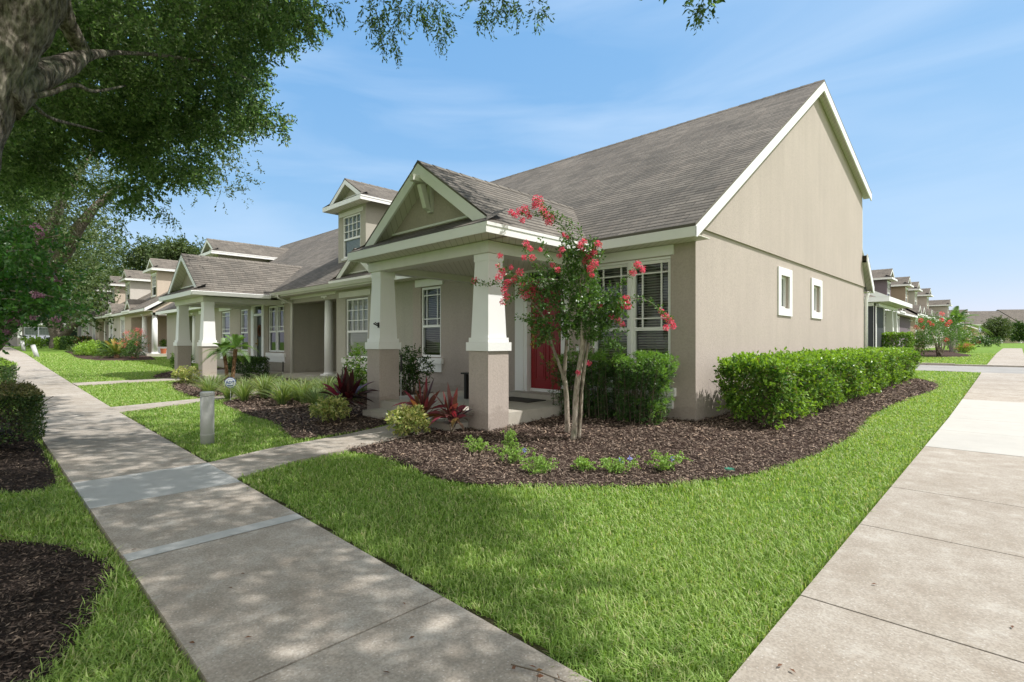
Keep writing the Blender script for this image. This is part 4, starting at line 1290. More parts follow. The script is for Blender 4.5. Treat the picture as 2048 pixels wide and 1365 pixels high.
# ---- the row beyond the alley, facing the side walk
RG = 'attached houses beyond the alley'
FX = -6.4
hG, TG = far_house('dark purple house with screened corner porch, nearest beyond the alley', 54.0, 31.5, M['purple'], [44.0, 47.4], None, [], 50.8, [46.0], .42, (False, True), rot=R(90), fx=FX, group=RG)
m = MB(TG)
m.box(32.0, 37.8, -1.35, -1.2, 2.75, 2.9); m.box(31.4, 31.5, -1.2, 5.0, 2.75, 2.9)
m.build('porch_beam', M['trim'], hG)
m = MB(TG)
m.quad((30.9, -1.9, 3.16), (38.5, -1.9, 3.16), (38.5, -.3, 3.9), (30.9, -.3, 3.9), [(0, 0), (8, 0), (8, 2), (0, 2)])
rG = m.build('porch_roof', M['roof2'], hG)
m = MB(TG); m.box(30.9, 38.5, -1.93, -1.9, 2.92, 3.15); m.box(30.87, 30.9, -1.93, .5, 2.92, 3.15); m.prism([(30.86, -1.93, 3.15), (30.86, 1.2, 4.7), (30.86, 1.2, 4.45), (30.86, -1.4, 3.15)], (.04, 0, 0)); m.build('fascia', M['trim'], rG)
m = MB(TG); m.box(30.92, 38.48, -1.89, -.01, 2.93, 2.95); m.build('soffit', M['soffit'], rG)
m = MB(TG); m.box(31.44, 31.46, -1.2, 5.0, .3, 2.74); m.box(31.47, 34.0, -1.22, -1.2, .3, 2.74); m.build('screen_panel', M['screen'], hG)
m = MB(TG)
for y_ in (-1.25, -.3, .8, 1.9, 3.0, 4.1): m.box(31.38, 31.43, y_ - .03, y_ + .03, .0, 2.74)
m.box(31.38, 31.5, -1.32, -1.2, -.1, 2.74)
m.box(33.95, 34.05, -1.27, -1.2, 0, 2.74)
m.build('screen_frame', M['trim'], hG)
for cx in (36.6, 38.0): battered_column(hG, cx, -1.1, TG, M['purple'], -.5, 2.74)
for c in (39.4, 41.8):
    m = MB(TG); m.tube([(c, -.6, 2.95), (c, -.6, 2.8), (c, -.06, 2.6), (c, -.06, 0)], [.05] * 4, 8); m.build('downspout', M['trim'], hG, smooth=True)
far_house('brown house beyond the alley, second dormer of its row', 63.2, 54.0, M['brown'], [57.5], None, [], 60.05, [56.2, 58.9], .62, rot=R(90), fx=FX, group=RG)
far_house('grey-green house beyond the alley, third dormer of its row', 70.0, 63.2, M['greygreen'], [68.0], None, [], 66.2, [64.6], .66, rot=R(90), fx=FX, group=RG)
far_house('tan house beyond the alley with the fourth dormer, behind the palm', 80.0, 70.0, M['tan'], [73, 78], None, [], 75.8, [72.2], .72, (True, False), rot=R(90), fx=FX, group=RG)
far_house('taupe end house of the nearer block beyond the palm, fifth dormer', 104.0, 88.0, M['taupe'], [93, 97], (98.5, 103), [98.7], 100.0, [92.0], .85, (True, True), rot=R(90), fx=FX, group=RG)
far_house('small distant beige house at the far end of the same row', 142.0, 112.0, M['beige'], [120, 130], (132, 140), [133], 137.0, [118], 1.05, (True, True), rot=R(90), fx=FX, group=RG)

# ---- long row of grey-roofed houses closing the view on the right
for i in range(7):
    cx = -27 + i * 7.7
    cy = 146 + i * 5.4 - 3.0 * (i % 2)
    o = empty('distant_house', (cx, cy, 1.2 - .45 * (i % 2)), ('distant two-storey house with long grey roof, %s of its row in the view' % ('first', 'second', 'third', 'fourth', 'fifth', 'sixth', 'seventh')[i]), 'house', 'two-storey houses closing the view', R(35))
    I4 = Matrix.Identity(4)
    m = MB(I4); 
    wall(m, [(-4.7, -1), (4.7, -1), (4.7, 4.7), (-4.7, 4.7)], [rect(-3, -1.6, 2.9, 4.2), rect(1.2, 2.6, 2.9, 4.2), rect(-3.4, -.6, 0, 2.2)], lambda u, v: (u, 0, v), (0, .2, 0))
    m.quad((-4.7, 0, -1), (-4.7, 11, -1), (-4.7, 11, 4.7), (-4.7, 0, 4.7)); m.quad((4.7, 0, -1), (4.7, 11, -1), (4.7, 11, 4.7), (4.7, 0, 4.7))
    m.poly([(-4.7, 0, 4.7), (-4.7, 12, 4.7), (-4.7, 6.0, 7.7)])
    m.poly([(4.7, 0, 4.7), (4.7, 12, 4.7), (4.7, 6.0, 7.7)])
    m.build('wall', (M['beige'], M['pale'], M['tan'])[i % 3], o)
    m = MB(I4); m.quad((-4.75, -.6, 4.6), (4.75, -.6, 4.6), (4.75, 6, 7.9), (-4.75, 6, 7.9), [(0, 0), (9, 0), (9, 8), (0, 8)])
    m.quad((4.75, 12.6, 4.6), (-4.75, 12.6, 4.6), (-4.75, 6, 7.9), (4.75, 6, 7.9), [(0, 0), (9, 0), (9, 8), (0, 8)])
    m.quad((.2, -1.8, 2.6), (4.6, -1.8, 2.6), (4.6, .1, 3.3), (.2, .1, 3.3), [(0, 0), (4, 0), (4, 2), (0, 2)])
    rr = m.build('roof', M['roof2'], o)
    m = MB(I4); m.box(-4.75, 4.75, -.63, -.6, 4.35, 4.6); m.box(.2, 4.6, -1.83, -1.8, 2.35, 2.6); m.build('fascia', M['trim'], rr)
    for a in (-3, 1.2): window(o, I4 @ Matrix.Translation((a, .1, 2.9)), 1.4, 1.3, 'slim', 0)
    m = MB(I4); m.box(-3.4, -.6, .1, .15, 0, 2.2); m.build('garage_door', M['trim'], o)
    m = MB(I4); m.box(.4, .7, -1.6, -1.3, -1, 2.5); m.build('column', M['trim'], o); m = MB(I4); m.box(4.1, 4.4, -1.6, -1.3, -1, 2.5); m.build('column', M['trim'], o)

# ================================================================ vegetation
def unit(v):
    return v / np.maximum(np.linalg.norm(v, axis=-1, keepdims=True), 1e-9)

class Leaves:
    """collects diamond leaves (one island each)"""
    def __init__(s): s.P, s.D, s.L, s.W, s.Nn = [], [], [], [], []
    def add(s, P, D, L, W, Nn=None):
        n = len(P)
        s.P.append(np.asarray(P, float)); s.D.append(unit(np.asarray(D, float)))
        s.L.append(np.broadcast_to(L, n).astype(float)); s.W.append(np.broadcast_to(W, n).astype(float))
        s.Nn.append(rng.normal(size=(n, 3)) + np.array([0, 0, .6]) if Nn is None else np.asarray(Nn, float))
    def count(s): return sum(len(p) for p in s.P)
    def build(s, name, mat, parent=None, fold=.18, droop=.10, origin=None):
        P = np.concatenate(s.P); D = np.concatenate(s.D); L = np.concatenate(s.L)[:, None]; W = np.concatenate(s.W)[:, None]; Nn = np.concatenate(s.Nn)
        if origin is None and parent is not None: origin = wpos(parent)
        o = np.zeros(3) if origin is None else np.array(origin)
        P = P - o
        S = unit(np.cross(D, Nn)); U = np.cross(S, D)
        n = len(P)
        V = np.empty((n, 4, 3))
        V[:, 0] = P
        V[:, 1] = P + D * L * .48 + S * W * .5 + U * W * fold
        V[:, 2] = P + D * L - U * L * droop
        V[:, 3] = P + D * L * .48 - S * W * .5 + U * W * fold
        F = np.arange(n * 4).reshape(n, 4)
        ob = fast_mesh(name, V.reshape(-1, 3), F, mat, parent, loc=None if parent is not None else tuple(o))
        return ob

class Ribbons:
    """thin twigs and strap leaves: polylines given width, as flat strips"""
    def __init__(s): s.V, s.F, s.n = [], [], 0
    def add(s, pts, widths, side):
        pts = np.asarray(pts, float); side = unit(np.asarray(side, float))[None, :] if np.ndim(side) == 1 else unit(np.asarray(side, float))
        w = np.asarray(widths, float)[:, None] * .5
        k = len(pts)
        V = np.empty((k * 2, 3)); V[0::2] = pts + side * w; V[1::2] = pts - side * w
        i = np.arange(k - 1) * 2 + s.n
        s.F.append(np.stack([i, i + 1, i + 3, i + 2], 1)); s.V.append(V); s.n += 2 * k
    def build(s, name, mat, parent=None, smooth=True, origin=None):
        o = np.array(wpos(parent)) if parent is not None else (np.array(origin) if origin is not None else np.zeros(3))
        return fast_mesh(name, np.concatenate(s.V) - o, np.concatenate(s.F), mat, parent, smooth, loc=None if parent is not None else tuple(o))

def ball(n, p=.5):
    v = unit(rng.normal(size=(n, 3)))
    return v * (rng.random((n, 1)) ** p)

def clump(lv, c, rad, nt, per, tl, L, W, droop=.2, spread=.8, rb=None, tw=.004):
    """twigs scattered through an ellipsoid, leaves along each twig"""
    c = np.array(c, float); rad = np.broadcast_to(rad, 3).astype(float)
    b = ball(nt, .55)
    S = c + b * rad
    D = unit(b + rng.normal(size=(nt, 3)) * .6 + np.array([0, 0, -droop]))
    t = np.tile((np.arange(per) + .5) / per, nt)
    k = np.repeat(np.arange(nt), per)
    bend = np.array([0, 0, -1.0]) * (t[:, None] ** 2) * tl * droop * .6
    P = S[k] + D[k] * (t[:, None] * tl) + bend
    side = unit(rng.normal(size=(len(k), 3)))
    LD = unit(D[k] * .7 + side * spread)
    s = rng.uniform(.7, 1.15, len(k))
    lv.add(P, LD, L * s, W * s)
    if rb is not None:
        for i in range(nt):
            e = S[i] + D[i] * tl
            rb.add([S[i], (S[i] + e) / 2 + np.array([0, 0, -tl * droop * .15]), e + np.array([0, 0, -tl * droop * .6])], [tw, tw * .8, tw * .4], np.cross(D[i], rng.normal(size=3)))

def px_of(p):
    p = np.asarray(p, float)
    lat = .7199 * p[..., 0] + .6941 * p[..., 1]
    d = -.6941 * p[..., 0] + .7199 * p[..., 1]
    d2 = np.where(d > .1, d, .1)
    return 1024 + 1050 * lat / d2, 685 - 1050 * (p[..., 2] - EYE) / d2, d

# ---------------------------------------------------------------- street oak on the left
oak = empty('oak_tree', (-5.35, -.05, 0), 'large live oak leaning over the sidewalk, thick rough trunk at the left edge', 'tree', 'street oaks')
tb = MB(Matrix.Translation(-Vector((-5.35, -.05, 0))))
def limb(pts, rad, n=14, jit=.1):
    # resample with a spline-like smoothing
    P = [Vector(p) for p in pts]
    Q, Rr = [], []
    for i in range(len(P) - 1):
        p0 = P[max(i - 1, 0)]; p1 = P[i]; p2 = P[i + 1]; p3 = P[min(i + 2, len(P) - 1)]
        for t in np.linspace(0, 1, 5)[:-1]:
            Q.append(.5 * ((2 * p1) + (p2 - p0) * t + (2 * p0 - 5 * p1 + 4 * p2 - p3) * t * t + (3 * p1 - p0 - 3 * p2 + p3) * t ** 3))
            Rr.append(rad[i] * (1 - t) + rad[i + 1] * t)
    Q.append(P[-1]); Rr.append(rad[-1])
    return Q, Rr
def oaklimb(pts, rad, n=18, jit=.12):
    Q, Rr = limb(pts, rad); tb.tube(Q, Rr, n, jit=jit)
oaklimb([at(-165, 1080, 3.8), at(-145, 960, 3.78), at(-128, 700, 3.75), at(-108, 360, 3.75), at(-68, 205, 3.8), at(-12, 92, 3.9), at(48, -5, 4.0), at(115, -130, 4.3), at(190, -300, 4.8)],
        [.40, .30, .27, .262, .255, .25, .235, .21, .17], 28, .10)
oaklimb([at(-110, 300, 3.78), at(-95, 120, 3.7), at(-60, -60, 3.6), at(-20, -300, 3.6)], [.16, .17, .15, .12])
oaklimb([at(0, 205, 3.92), at(45, 168, 4.1), at(95, 145, 4.35), at(140, 128, 4.6), at(172, 112, 4.8), at(235, 106, 5.4), at(330, 112, 6.4), at(430, 130, 7.6), at(500, 160, 9)], [.15, .12, .10, .085, .05, .022, .018, .015, .01])
oaklimb([at(172, 114, 4.8), at(158, 90, 4.75), at(138, 55, 4.6), at(124, 10, 4.5), at(112, -60, 4.4)], [.06, .068, .07, .065, .07])
oaklimb([at(30, 190, 3.95), at(62, 192, 4.05), at(100, 186, 4.2), at(150, 170, 4.4), at(188, 183, 4.7), at(250, 172, 5.2)], [.04, .026, .022, .018, .014, .008], 8)
oaklimb([at(30, 190, 3.98), at(60, 205, 4.1), at(100, 236, 4.5), at(150, 250, 5.0), at(205, 264, 5.6)], [.03, .018, .014, .012, .006], 8)
oaklimb([at(62, -5, 4.1), at(160, -40, 5), at(300, -30, 6.5), at(450, 10, 8), at(560, 60, 9.5)], [.13, .10, .07, .05, .02], 12)
for tgt, r0 in (((-1.5, 3.0, 6.5), .13), ((-4.5, 4.2, 8.2), .14), ((-8.5, 2.6, 8.6), .12), ((-2.2, -1.0, 7.4), .12), ((-7.0, -2.5, 8.2), .12), ((-11, 2.0, 7.6), .09)):
    s_ = at(115, -130, 4.3); e = Vector(tgt); mid = (s_ + e) / 2 + Vector((0, 0, .5))
    oaklimb([s_, mid, e], [r0, r0 * .6, .02], 10)
trk = tb.build('trunk', M['oakbark'], oak, smooth=True)

MASK = [(-90, -60), (640, -60), (640, 30), (600, 95), (548, 112), (525, 165), (560, 205), (603, 222), (575, 288), (520, 275), (480, 292), (425, 318), (450, 365), (448, 398), (415, 405), (380, 372), (330, 392), (300, 428), (262, 422), (235, 440), (205, 400), (165, 375), (110, 390), (60, 420), (-90, 440)]
lv = Leaves(); rb = Ribbons()
rs = np.random.default_rng(21)
cnt = 0
while cnt < 400:
    x = rs.uniform(-80, 640); y = rs.uniform(-60, 440)
    if not inside(MASK, x, y): continue
    # lower right of the crown is its far side
    far = np.clip((x * .35 + y * .9) / 420, 0, 1)
    d = 5.0 + 5.2 * far + rs.uniform(-1.3, 1.6)
    if x < 230 and y < 260 and d < 5.6: d = rs.uniform(5.6, 8)
    r = rs.uniform(.28, .5)
    rp = r * 1050 / d
    # keep the silhouette: clump centre must have most of its disc inside
    ok = all(inside(MASK, x + rp * .62 * math.cos(a), y + rp * .62 * math.sin(a)) for a in np.linspace(0, 2 * math.pi, 7)[:-1])
    if not ok:
        r *= .5; rp *= .5
        ok = all(inside(MASK, x + rp * .7 * math.cos(a), y + rp * .7 * math.sin(a)) for a in np.linspace(0, 2 * math.pi, 7)[:-1])
        if not ok: continue
    if 90 < x < 250 and 285 < y < 375 and rs.random() < .45: continue
    c = at(x, y, d)
    n = int(34 * (r / .4) ** 2) + 5
    clump(lv, c, (r * .8, r * .8, r * .6), n, 10, .20, .060 + .006 * max(0, d - 6), .028 + .003 * max(0, d - 6), .35, .9, rb if d < 7 else None)
    cnt += 1
# hanging sprays along the top edge
for (x, y, d, r) in ((745, 10, 6.6, .16), (762, 45, 6.6, .13), (775, 15, 6.8, .2), (785, 62, 6.6, .12), (790, 92, 6.6, .07), (765, 82, 6.6, .05), (800, 20, 6.7, .14), (830, 8, 6.8, .18), (838, 35, 6.8, .09), (860, 10, 6.9, .16), (878, 48, 6.8, .12), (885, 75, 6.8, .07), (895, 38, 6.8, .06), (875, 15, 6.9, .15), (740, 40, 6.6, .08),
                     (960, 5, 6.2, .12), (965, 35, 6.2, .08), (980, 22, 6.2, .12), (1000, 2, 6.2, .12), (1020, 8, 6.2, .08), (1040, 18, 6.2, .07), (1070, 16, 6.2, .08), (1082, 22, 6.2, .04), (1400, 2, 5.6, .07), (1408, 14, 5.6, .05), (1392, 20, 5.6, .02), (675, 8, 6.2, .04), (652, 12, 6.2, .1), (632, 40, 6.3, .1), (612, 52, 6.3, .08), (330, 425, 7.6, .12), (345, 435, 7.6, .05), (245, 448, 7, .1)):
    clump(lv, at(x, y, d), (r, r, r * 1.1), int(6 + 420 * r * r + 16 * r), 8, .15, .052, .022, .9, .7, rb)
# the part of the crown above and behind the camera, which shades the walk
SHADE = [(-0.2, -6), (-0.35, 0.4), (-1.3, 1.55), (-2.3, 2.3), (-3.2, 2.9), (-5.0, 3.15), (-6.0, 2.7), (-7.2, 3.3), (-9, 4.3), (-10.5, 3.2), (-12.6, 3.1), (-14, 4.6), (-19, 4.8), (-21, 2.9), (-26, 2.2), (-26, -6)]
k = 0; tries = 0
while k < 1230 and tries < 30000:
    tries += 1
    gx = rs.uniform(-26, -.2); gy = rs.uniform(-6, 4.8)
    if not inside(SHADE, gx, gy): continue
    z = rs.uniform(5.2, 8.6)
    p = np.array([gx + sd.x / sd.z * z, gy + sd.y / sd.z * z, z])
    if gy < -1.5 and rs.random() < .5: continue
    X_, Y_, D_ = px_of(p)
    r = rs.uniform(.35, .6)
    if D_ > .3:
        rp = 1050 * (r + .3) / D_
        if Y_ + rp > -10 and X_ > -200 and X_ < 2200: continue
    if (p[0] + 6) ** 2 / 110 + (p[1] - 1) ** 2 / 60 > 1.0: continue
    # leave light gaps
    if math.sin(gx * 2.3 + 1.1) * math.sin(gy * 2.9 + gx * .7) > .80: continue
    clump(lv, p, (r, r, r * .5), 10, 9, .34, .105, .052, .3, .9)
    k += 1
k2 = 0
while k2 < 90:
    gx = rs.uniform(-5.7, -2.9); gy = rs.uniform(2.1, 3.0)
    z = rs.uniform(5.2, 7.8)
    p = np.array([gx + sd.x / sd.z * z, gy + sd.y / sd.z * z, z])
    if math.sin(gx * 5.3) * math.sin(gy * 6.1 + gx) > .7: continue
    k2 += 1
    clump(lv, p, (.4, .4, .25), 10, 9, .3, .10, .05, .3, .9)
print('oak leaves', lv.count(), 'overhead clumps', k)
lv.build('crown', M['oak'], oak)
rb.build('twigs', M['twig'], oak)

def simple_tree(name, label, base, clumps, limbs, leafm, barkm, L, W, nt, per, tl, group=None, cat='tree', droop=.3, sub=None):
    o = empty(name, base, label, cat, group)
    t = MB(Matrix.Translation(-Vector(base)))
    for pts, rad in limbs:
        Q, Rr = limb(pts, rad); t.tube(Q, Rr, 12, jit=.12)
    if limbs: t.build('trunk', barkm, o, smooth=True)
    l = Leaves()
    for c, r in clumps: clump(l, c, r, nt, per, tl, L, W, droop)
    l.build('crown', leafm, o)
    return o

# second street oak: pale limbs rising behind the crape myrtle
b2 = Vector((-21.4, -.2, .1))
lm = [([b2, b2 + Vector((.2, .0, 1.0)), at(-20, 690, 15.6), at(38, 590, 15.8), at(77, 531, 16), at(96, 480, 16.2), at(112, 430, 16.4), at(140, 372, 16.8), at(190, 300, 17.5)], [.38, .32, .30, .29, .26, .20, .16, .10, .05]),
      ([at(60, 575, 15.9), at(105, 530, 15.7), at(135, 498, 15.6), at(153, 462, 15.5), at(176, 432, 15.5), at(200, 405, 15.6), at(240, 370, 16)], [.22, .21, .19, .16, .13, .10, .04]),
      ([at(96, 500, 16.2), at(110, 455, 16), at(118, 420, 15.8), at(120, 380, 15.6)], [.10, .08, .06, .03])]
cl = []
rs = np.random.default_rng(5)
for _ in range(88):
    x = rs.uniform(-30, 235); y = rs.uniform(330, 520)
    if x > 130 and y > 455: continue
    if 120 < x < 215 and 395 < y < 500 and rs.random() < .7: continue
    cl.append((at(x, y, rs.uniform(14.0, 18.5)), rs.uniform(.4, .8)))
for _ in range(60):
    cl.append((Vector((-20 + rs.uniform(-5, 5), 2.5 + rs.uniform(-4.5, 4), rs.uniform(6.5, 8.8))), .9))
simple_tree('oak_tree', 'second live oak, pale forked limbs showing above the lilac crape myrtle', b2, cl, lm, M['oakfar'], M['oakbark'], .10, .05, 26, 8, .4, 'street oaks')

# third oak at the end of the walk
b3 = Vector(tuple(at(118, 703, 52)))
b3.z = .65
def at3(x, y): return at(x, y, 52)
lm = [([b3, at3(116, 680), at3(110, 660), at3(96, 640), at3(80, 615)], [.85, .62, .5, .36, .2]), ([at3(118, 682), at3(132, 668), at3(150, 650), at3(172, 640)], [.42, .34, .3, .15]), ([at3(113, 668), at3(118, 645), at3(125, 610), at3(130, 570)], [.4, .34, .25, .1])]
cl = []
rs = np.random.default_rng(9)
for _ in range(190):
    x = rs.uniform(-30, 236); y = rs.uniform(440, 645)
    if x > 205 and y < 470: continue
    if x > 150 and y > 632: continue
    if x < 112 and y > 618: continue
    cl.append((at(x, y, rs.uniform(40, 62)), rs.uniform(1.0, 1.9)))
simple_tree('oak_tree', 'wide spreading oak at the far end of the sidewalk, in front of the lilac house', b3, cl, lm, M['oakfar'], M['oakbark'], .30, .17, 22, 7, 1.0, 'street oaks')

# tall crowns behind the rows
def bg_tree(label, x, y, d, wpx, hpx, base_z, seed, leafm=M['oakfar'], lsize=.30):
    rs_ = np.random.default_rng(seed)
    c = at(x, y, d)
    w = wpx / 1050 * d / 2; h = hpx / 1050 * d / 2
    base = Vector((c.x, c.y, base_z))
    cl_ = []
    for _ in range(46):
        b = rs_.normal(size=3); b /= np.linalg.norm(b); b *= rs_.random() ** .45
        cl_.append((Vector((c.x + b[0] * w, c.y + b[1] * w, c.z + b[2] * h)), rs_.uniform(.22, .38) * min(w, h) + .3))
    lm_ = [([base, Vector((c.x, c.y, c.z - h * .7)), Vector((c.x + .3, c.y, c.z + h * .4))], [.35, .28, .08])]
    return simple_tree('broadleaf_tree', label, base, cl_, lm_, leafm, M['oakbark'], lsize, lsize * .55, 24, 7, .9, 'trees behind the house rows')
bg_tree('olive green tree crown above the far dormers, left of the sky gap', 185, 560, 66, 150, 190, .8, 31)
bg_tree('tree crown standing behind the beige end house dormer', 300, 515, 60, 110, 66, .8, 32)
bg_tree('tree crown just left of the taupe house dormer ridge', 368, 512, 56, 84, 46, .8, 33)
bg_tree('tall crown filling the gap above the second far dormer', 232, 575, 75, 110, 120, .8, 34)

# ---------------------------------------------------------------- lilac crape myrtle, near left
cm = empty('crape_myrtle', (-9.2, -.45, 0), 'crape myrtle with lilac flowers, dark green branches hanging at the left edge', 'tree')
t = MB(Matrix.Translation(-Vector((-9.2, -.45, 0))))
lv = Leaves(); rb = Ribbons(); fl = Leaves()
rs = np.random.default_rng(12)
for i, (x0, y0, x1, y1, d0, d1) in enumerate(((-60, 560, 120, 470, 6.4, 6.0), (-60, 590, 150, 560, 6.4, 6.0), (-60, 600, 165, 610, 6.4, 5.8), (-60, 625, 80, 612, 6.4, 5.9), (-70, 620, 20, 655, 6.4, 6.0), (-60, 540, 50, 450, 6.4, 6.3), (-60, 600, 90, 585, 6.4, 6.8), (-60, 610, 130, 625, 6.3, 6.6), (-60, 580, 100, 530, 6.5, 6.9), (-60, 650, 5, 662, 6.3, 6.0), (-60, 560, 60, 500, 6.2, 5.6))):
    a = at(x0, y0, d0); b = at(x1, y1, d1); mid = (a + b) / 2 + Vector((0, 0, .12))
    Q, Rr = limb([Vector((-9.15, -.4, .9)), a, mid, b], [.03, .018, .01, .004]); t.tube(Q, Rr, 6)
    for s in np.linspace(.12, 1, 26):
        p = (1 - s) ** 2 * np.array(a) + 2 * s * (1 - s) * np.array(mid) + s * s * np.array(b)
        clump(lv, p, (.14, .14, .09), 4, 7, .2, .062, .036, .2, .9, rb if s > .6 else None)
for x, y, d, r in ((72, 455, 6.0, .05), (83, 462, 6.0, .06), (80, 472, 6.0, .05), (70, 490, 6.2, .05), (110, 558, 6.0, .05), (117, 565, 6, .04), (72, 590, 5.9, .05), (82, 592, 5.9, .03), (32, 618, 6, .05), (66, 636, 5.9, .04), (24, 640, 6, .04), (16, 645, 6, .05), (14, 665, 6, .04), (38, 646, 6, .04), (112, 640, 6, .04)):
    P = np.array(at(x, y, d)) + ball(70, .4) * np.array([r, r, r * .8])
    fl.add(P, rng.normal(size=(70, 3)), .022, .018)
for k in range(4):
    a = Vector((-9.2 + .12 * (k % 2), -.45 + .1 * k, -.05)); t.tube([a, a + Vector((.1 * (k - 1.5), .05, .8)), a + Vector((.2 * (k - 1.5), .1 * k, 1.9))], [.04, .035, .025], 10)
t.build('trunk', M['crapebark'], cm, smooth=True)
lv.build('crown', M['crapedark'], cm); rb.build('twigs', M['greentwig'], cm); fl.build('flowers', M['lilac'], cm)

# ---------------------------------------------------------------- pink crape myrtle in front of the window
B0 = Vector((-4.35, 5.62, .03))
cp = empty('crape_myrtle', B0, 'crape myrtle with bright pink flower clusters and three bare trunks in the front bed', 'tree')
t = MB(Matrix.Translation(-B0))
def deep(x): return max(0.0, 1105 - x) / 165.0 * .85
def pk(pts, rad, d=7.05, n=10, dz=None):
    P = [at(p[0], p[1], p[2] if len(p) > 2 else d) for p in pts]
    Q, Rr = limb(P, rad); t.tube(Q, Rr, n, jit=.06)
pk([(1135, 872, 7.5), (1134, 820, 7.48), (1131, 775, 7.45), (1127, 752, 7.42)], [.043, .036, .035, .036])
pk([(1128, 756, 7.42), (1116, 722, 7.38), (1104, 690, 7.32), (1098, 662, 7.3), (1085, 630, 7.2), (1060, 600, 7.1)], [.027, .022, .019, .018, .012, .006])
pk([(1128, 756, 7.42), (1131, 715, 7.38), (1133, 680, 7.35), (1131, 640, 7.3), (1125, 590, 7.2), (1118, 540, 7.1)], [.03, .025, .024, .020, .012, .005])
pk([(1146, 893, 6.98), (1149, 840, 7.0), (1151, 790, 7.0), (1158, 735, 7.02), (1164, 690, 7.05), (1163, 640, 7.05), (1160, 580, 7.05), (1165, 510, 7.0)], [.042, .034, .032, .030, .028, .020, .012, .006])
pk([(1157, 888, 7.08), (1161, 830, 7.1), (1164, 780, 7.12), (1170, 730, 7.15), (1177, 680, 7.15), (1180, 640, 7.15), (1190, 600, 7.1)], [.028, .024, .023, .021, .018, .014, .008])
pk([(1150, 890, 7.05), (1153, 830, 7.08), (1157, 770, 7.1), (1167, 705, 7.12), (1172, 650, 7.12)], [.025, .020, .019, .017, .010])
lv = Leaves(); rb = Ribbons(); fl = Leaves()
rs = np.random.default_rng(3)
def spray(pts, lsize=.042, dens=1.0, bushy=.05):
    P = [at(p[0], p[1], p[2] + deep(p[0])) for p in pts]
    Q, Rr = limb(P, [.006] + [.004] * (len(P) - 2) + [.002]); t.tube(Q, Rr, 6)
    Q = [np.array(q) for q in Q]
    for i in range(len(Q) - 1):
        a, b = Q[i], Q[i + 1]
        D = unit(b - a); ln = np.linalg.norm(b - a)
        n = max(1, int(ln / .0055 * dens))
        tt = rng.random(n)[:, None]
        base = a + (b - a) * tt
        side = unit(rng.normal(size=(n, 3)))
        off = side * rng.random((n, 1)) * bushy
        lv.add(base + off, D * .35 + side, lsize * rng.uniform(.7, 1.2, n), lsize * .62 * rng.uniform(.8, 1.1, n))
SP = [
 [(1165, 560, 7.0), (1168, 500, 7.0), (1158, 462, 6.95), (1132, 440, 6.9), (1105, 425, 6.88), (1078, 402, 6.85)],
 [(1150, 480, 6.95), (1110, 440, 6.9), (1075, 428, 6.9), (1040, 424, 6.9)],
 [(1160, 600, 7.0), (1176, 540, 7.0), (1182, 505, 7.0), (1196, 488, 7.0)],
 [(1125, 620, 7.1), (1085, 585, 7.0), (1040, 566, 6.95), (1000, 568, 6.9), (945, 566, 6.85)],
 [(1120, 600, 7.1), (1095, 545, 7.0), (1060, 520, 7.0), (1050, 490, 7.0)],
 [(1115, 580, 7.1), (1060, 555, 7.0), (1020, 550, 6.95), (1000, 528, 6.9)],
 [(1190, 620, 7.05), (1225, 585, 7.0), (1255, 555, 7.0), (1276, 532, 7.0)],
 [(1195, 620, 7.05), (1245, 600, 6.95), (1290, 600, 6.9), (1322, 622, 6.88), (1345, 648, 6.85)],
 [(1190, 640, 7.1), (1225, 632, 7.0), (1250, 606, 6.98)],
 [(1190, 650, 7.1), (1225, 650, 7.0), (1240, 640, 6.95)],
 [(1185, 670, 7.1), (1220, 680, 7.0), (1252, 662, 6.95)],
 [(1140, 560, 7.1), (1130, 500, 7.1), (1122, 455, 7.1)],
 [(1150, 560, 7.1), (1150, 520, 7.05), (1146, 478, 7.0)],
 [(1110, 640, 7.2), (1070, 640, 7.1), (1035, 632, 7.05)],
 [(1105, 655, 7.2), (1080, 668, 7.15), (1060, 664, 7.1)],
 [(1130, 560, 7.3), (1100, 520, 7.3), (1080, 480, 7.3)],
 [(1180, 560, 7.2), (1195, 530, 7.2), (1205, 500, 7.2)],
 [(1115, 560, 6.8), (1075, 560, 6.7), (1045, 580, 6.65), (1020, 600, 6.6), (1005, 605, 6.6)],
 [(1150, 700, 7.1), (1145, 690, 7.1), (1140, 712, 7.1)],
]
for s in SP: spray(s, dens=1.0)
for (x, y, r, d) in ((1132, 600, 42, 7.1), (1168, 618, 46, 7.1), (1205, 608, 38, 7.0), (1150, 565, 40, 7.1), (1208, 645, 28, 7.0), (1118, 655, 28, 7.1), (1083, 600, 20, 7.0), (1165, 530, 30, 7.1), (1155, 645, 34, 7.1), (1190, 665, 24, 7.2), (1075, 640, 20, 7.2), (1230, 610, 28, 6.9), (1100, 560, 26, 7.1), (1180, 580, 30, 7.3), (1060, 570, 16, 6.9), (1140, 500, 20, 7.1), (1175, 500, 16, 7.0), (1085, 670, 14, 7.2), (1222, 690, 12, 7.0)):
    d += deep(x); rr = r / 1050 * d
    clump(lv, at(x, y, d), (rr, rr, rr * .8), int(6 + r * 1.6), 10, .13, .042, .028, .15, .9, rb, .003)
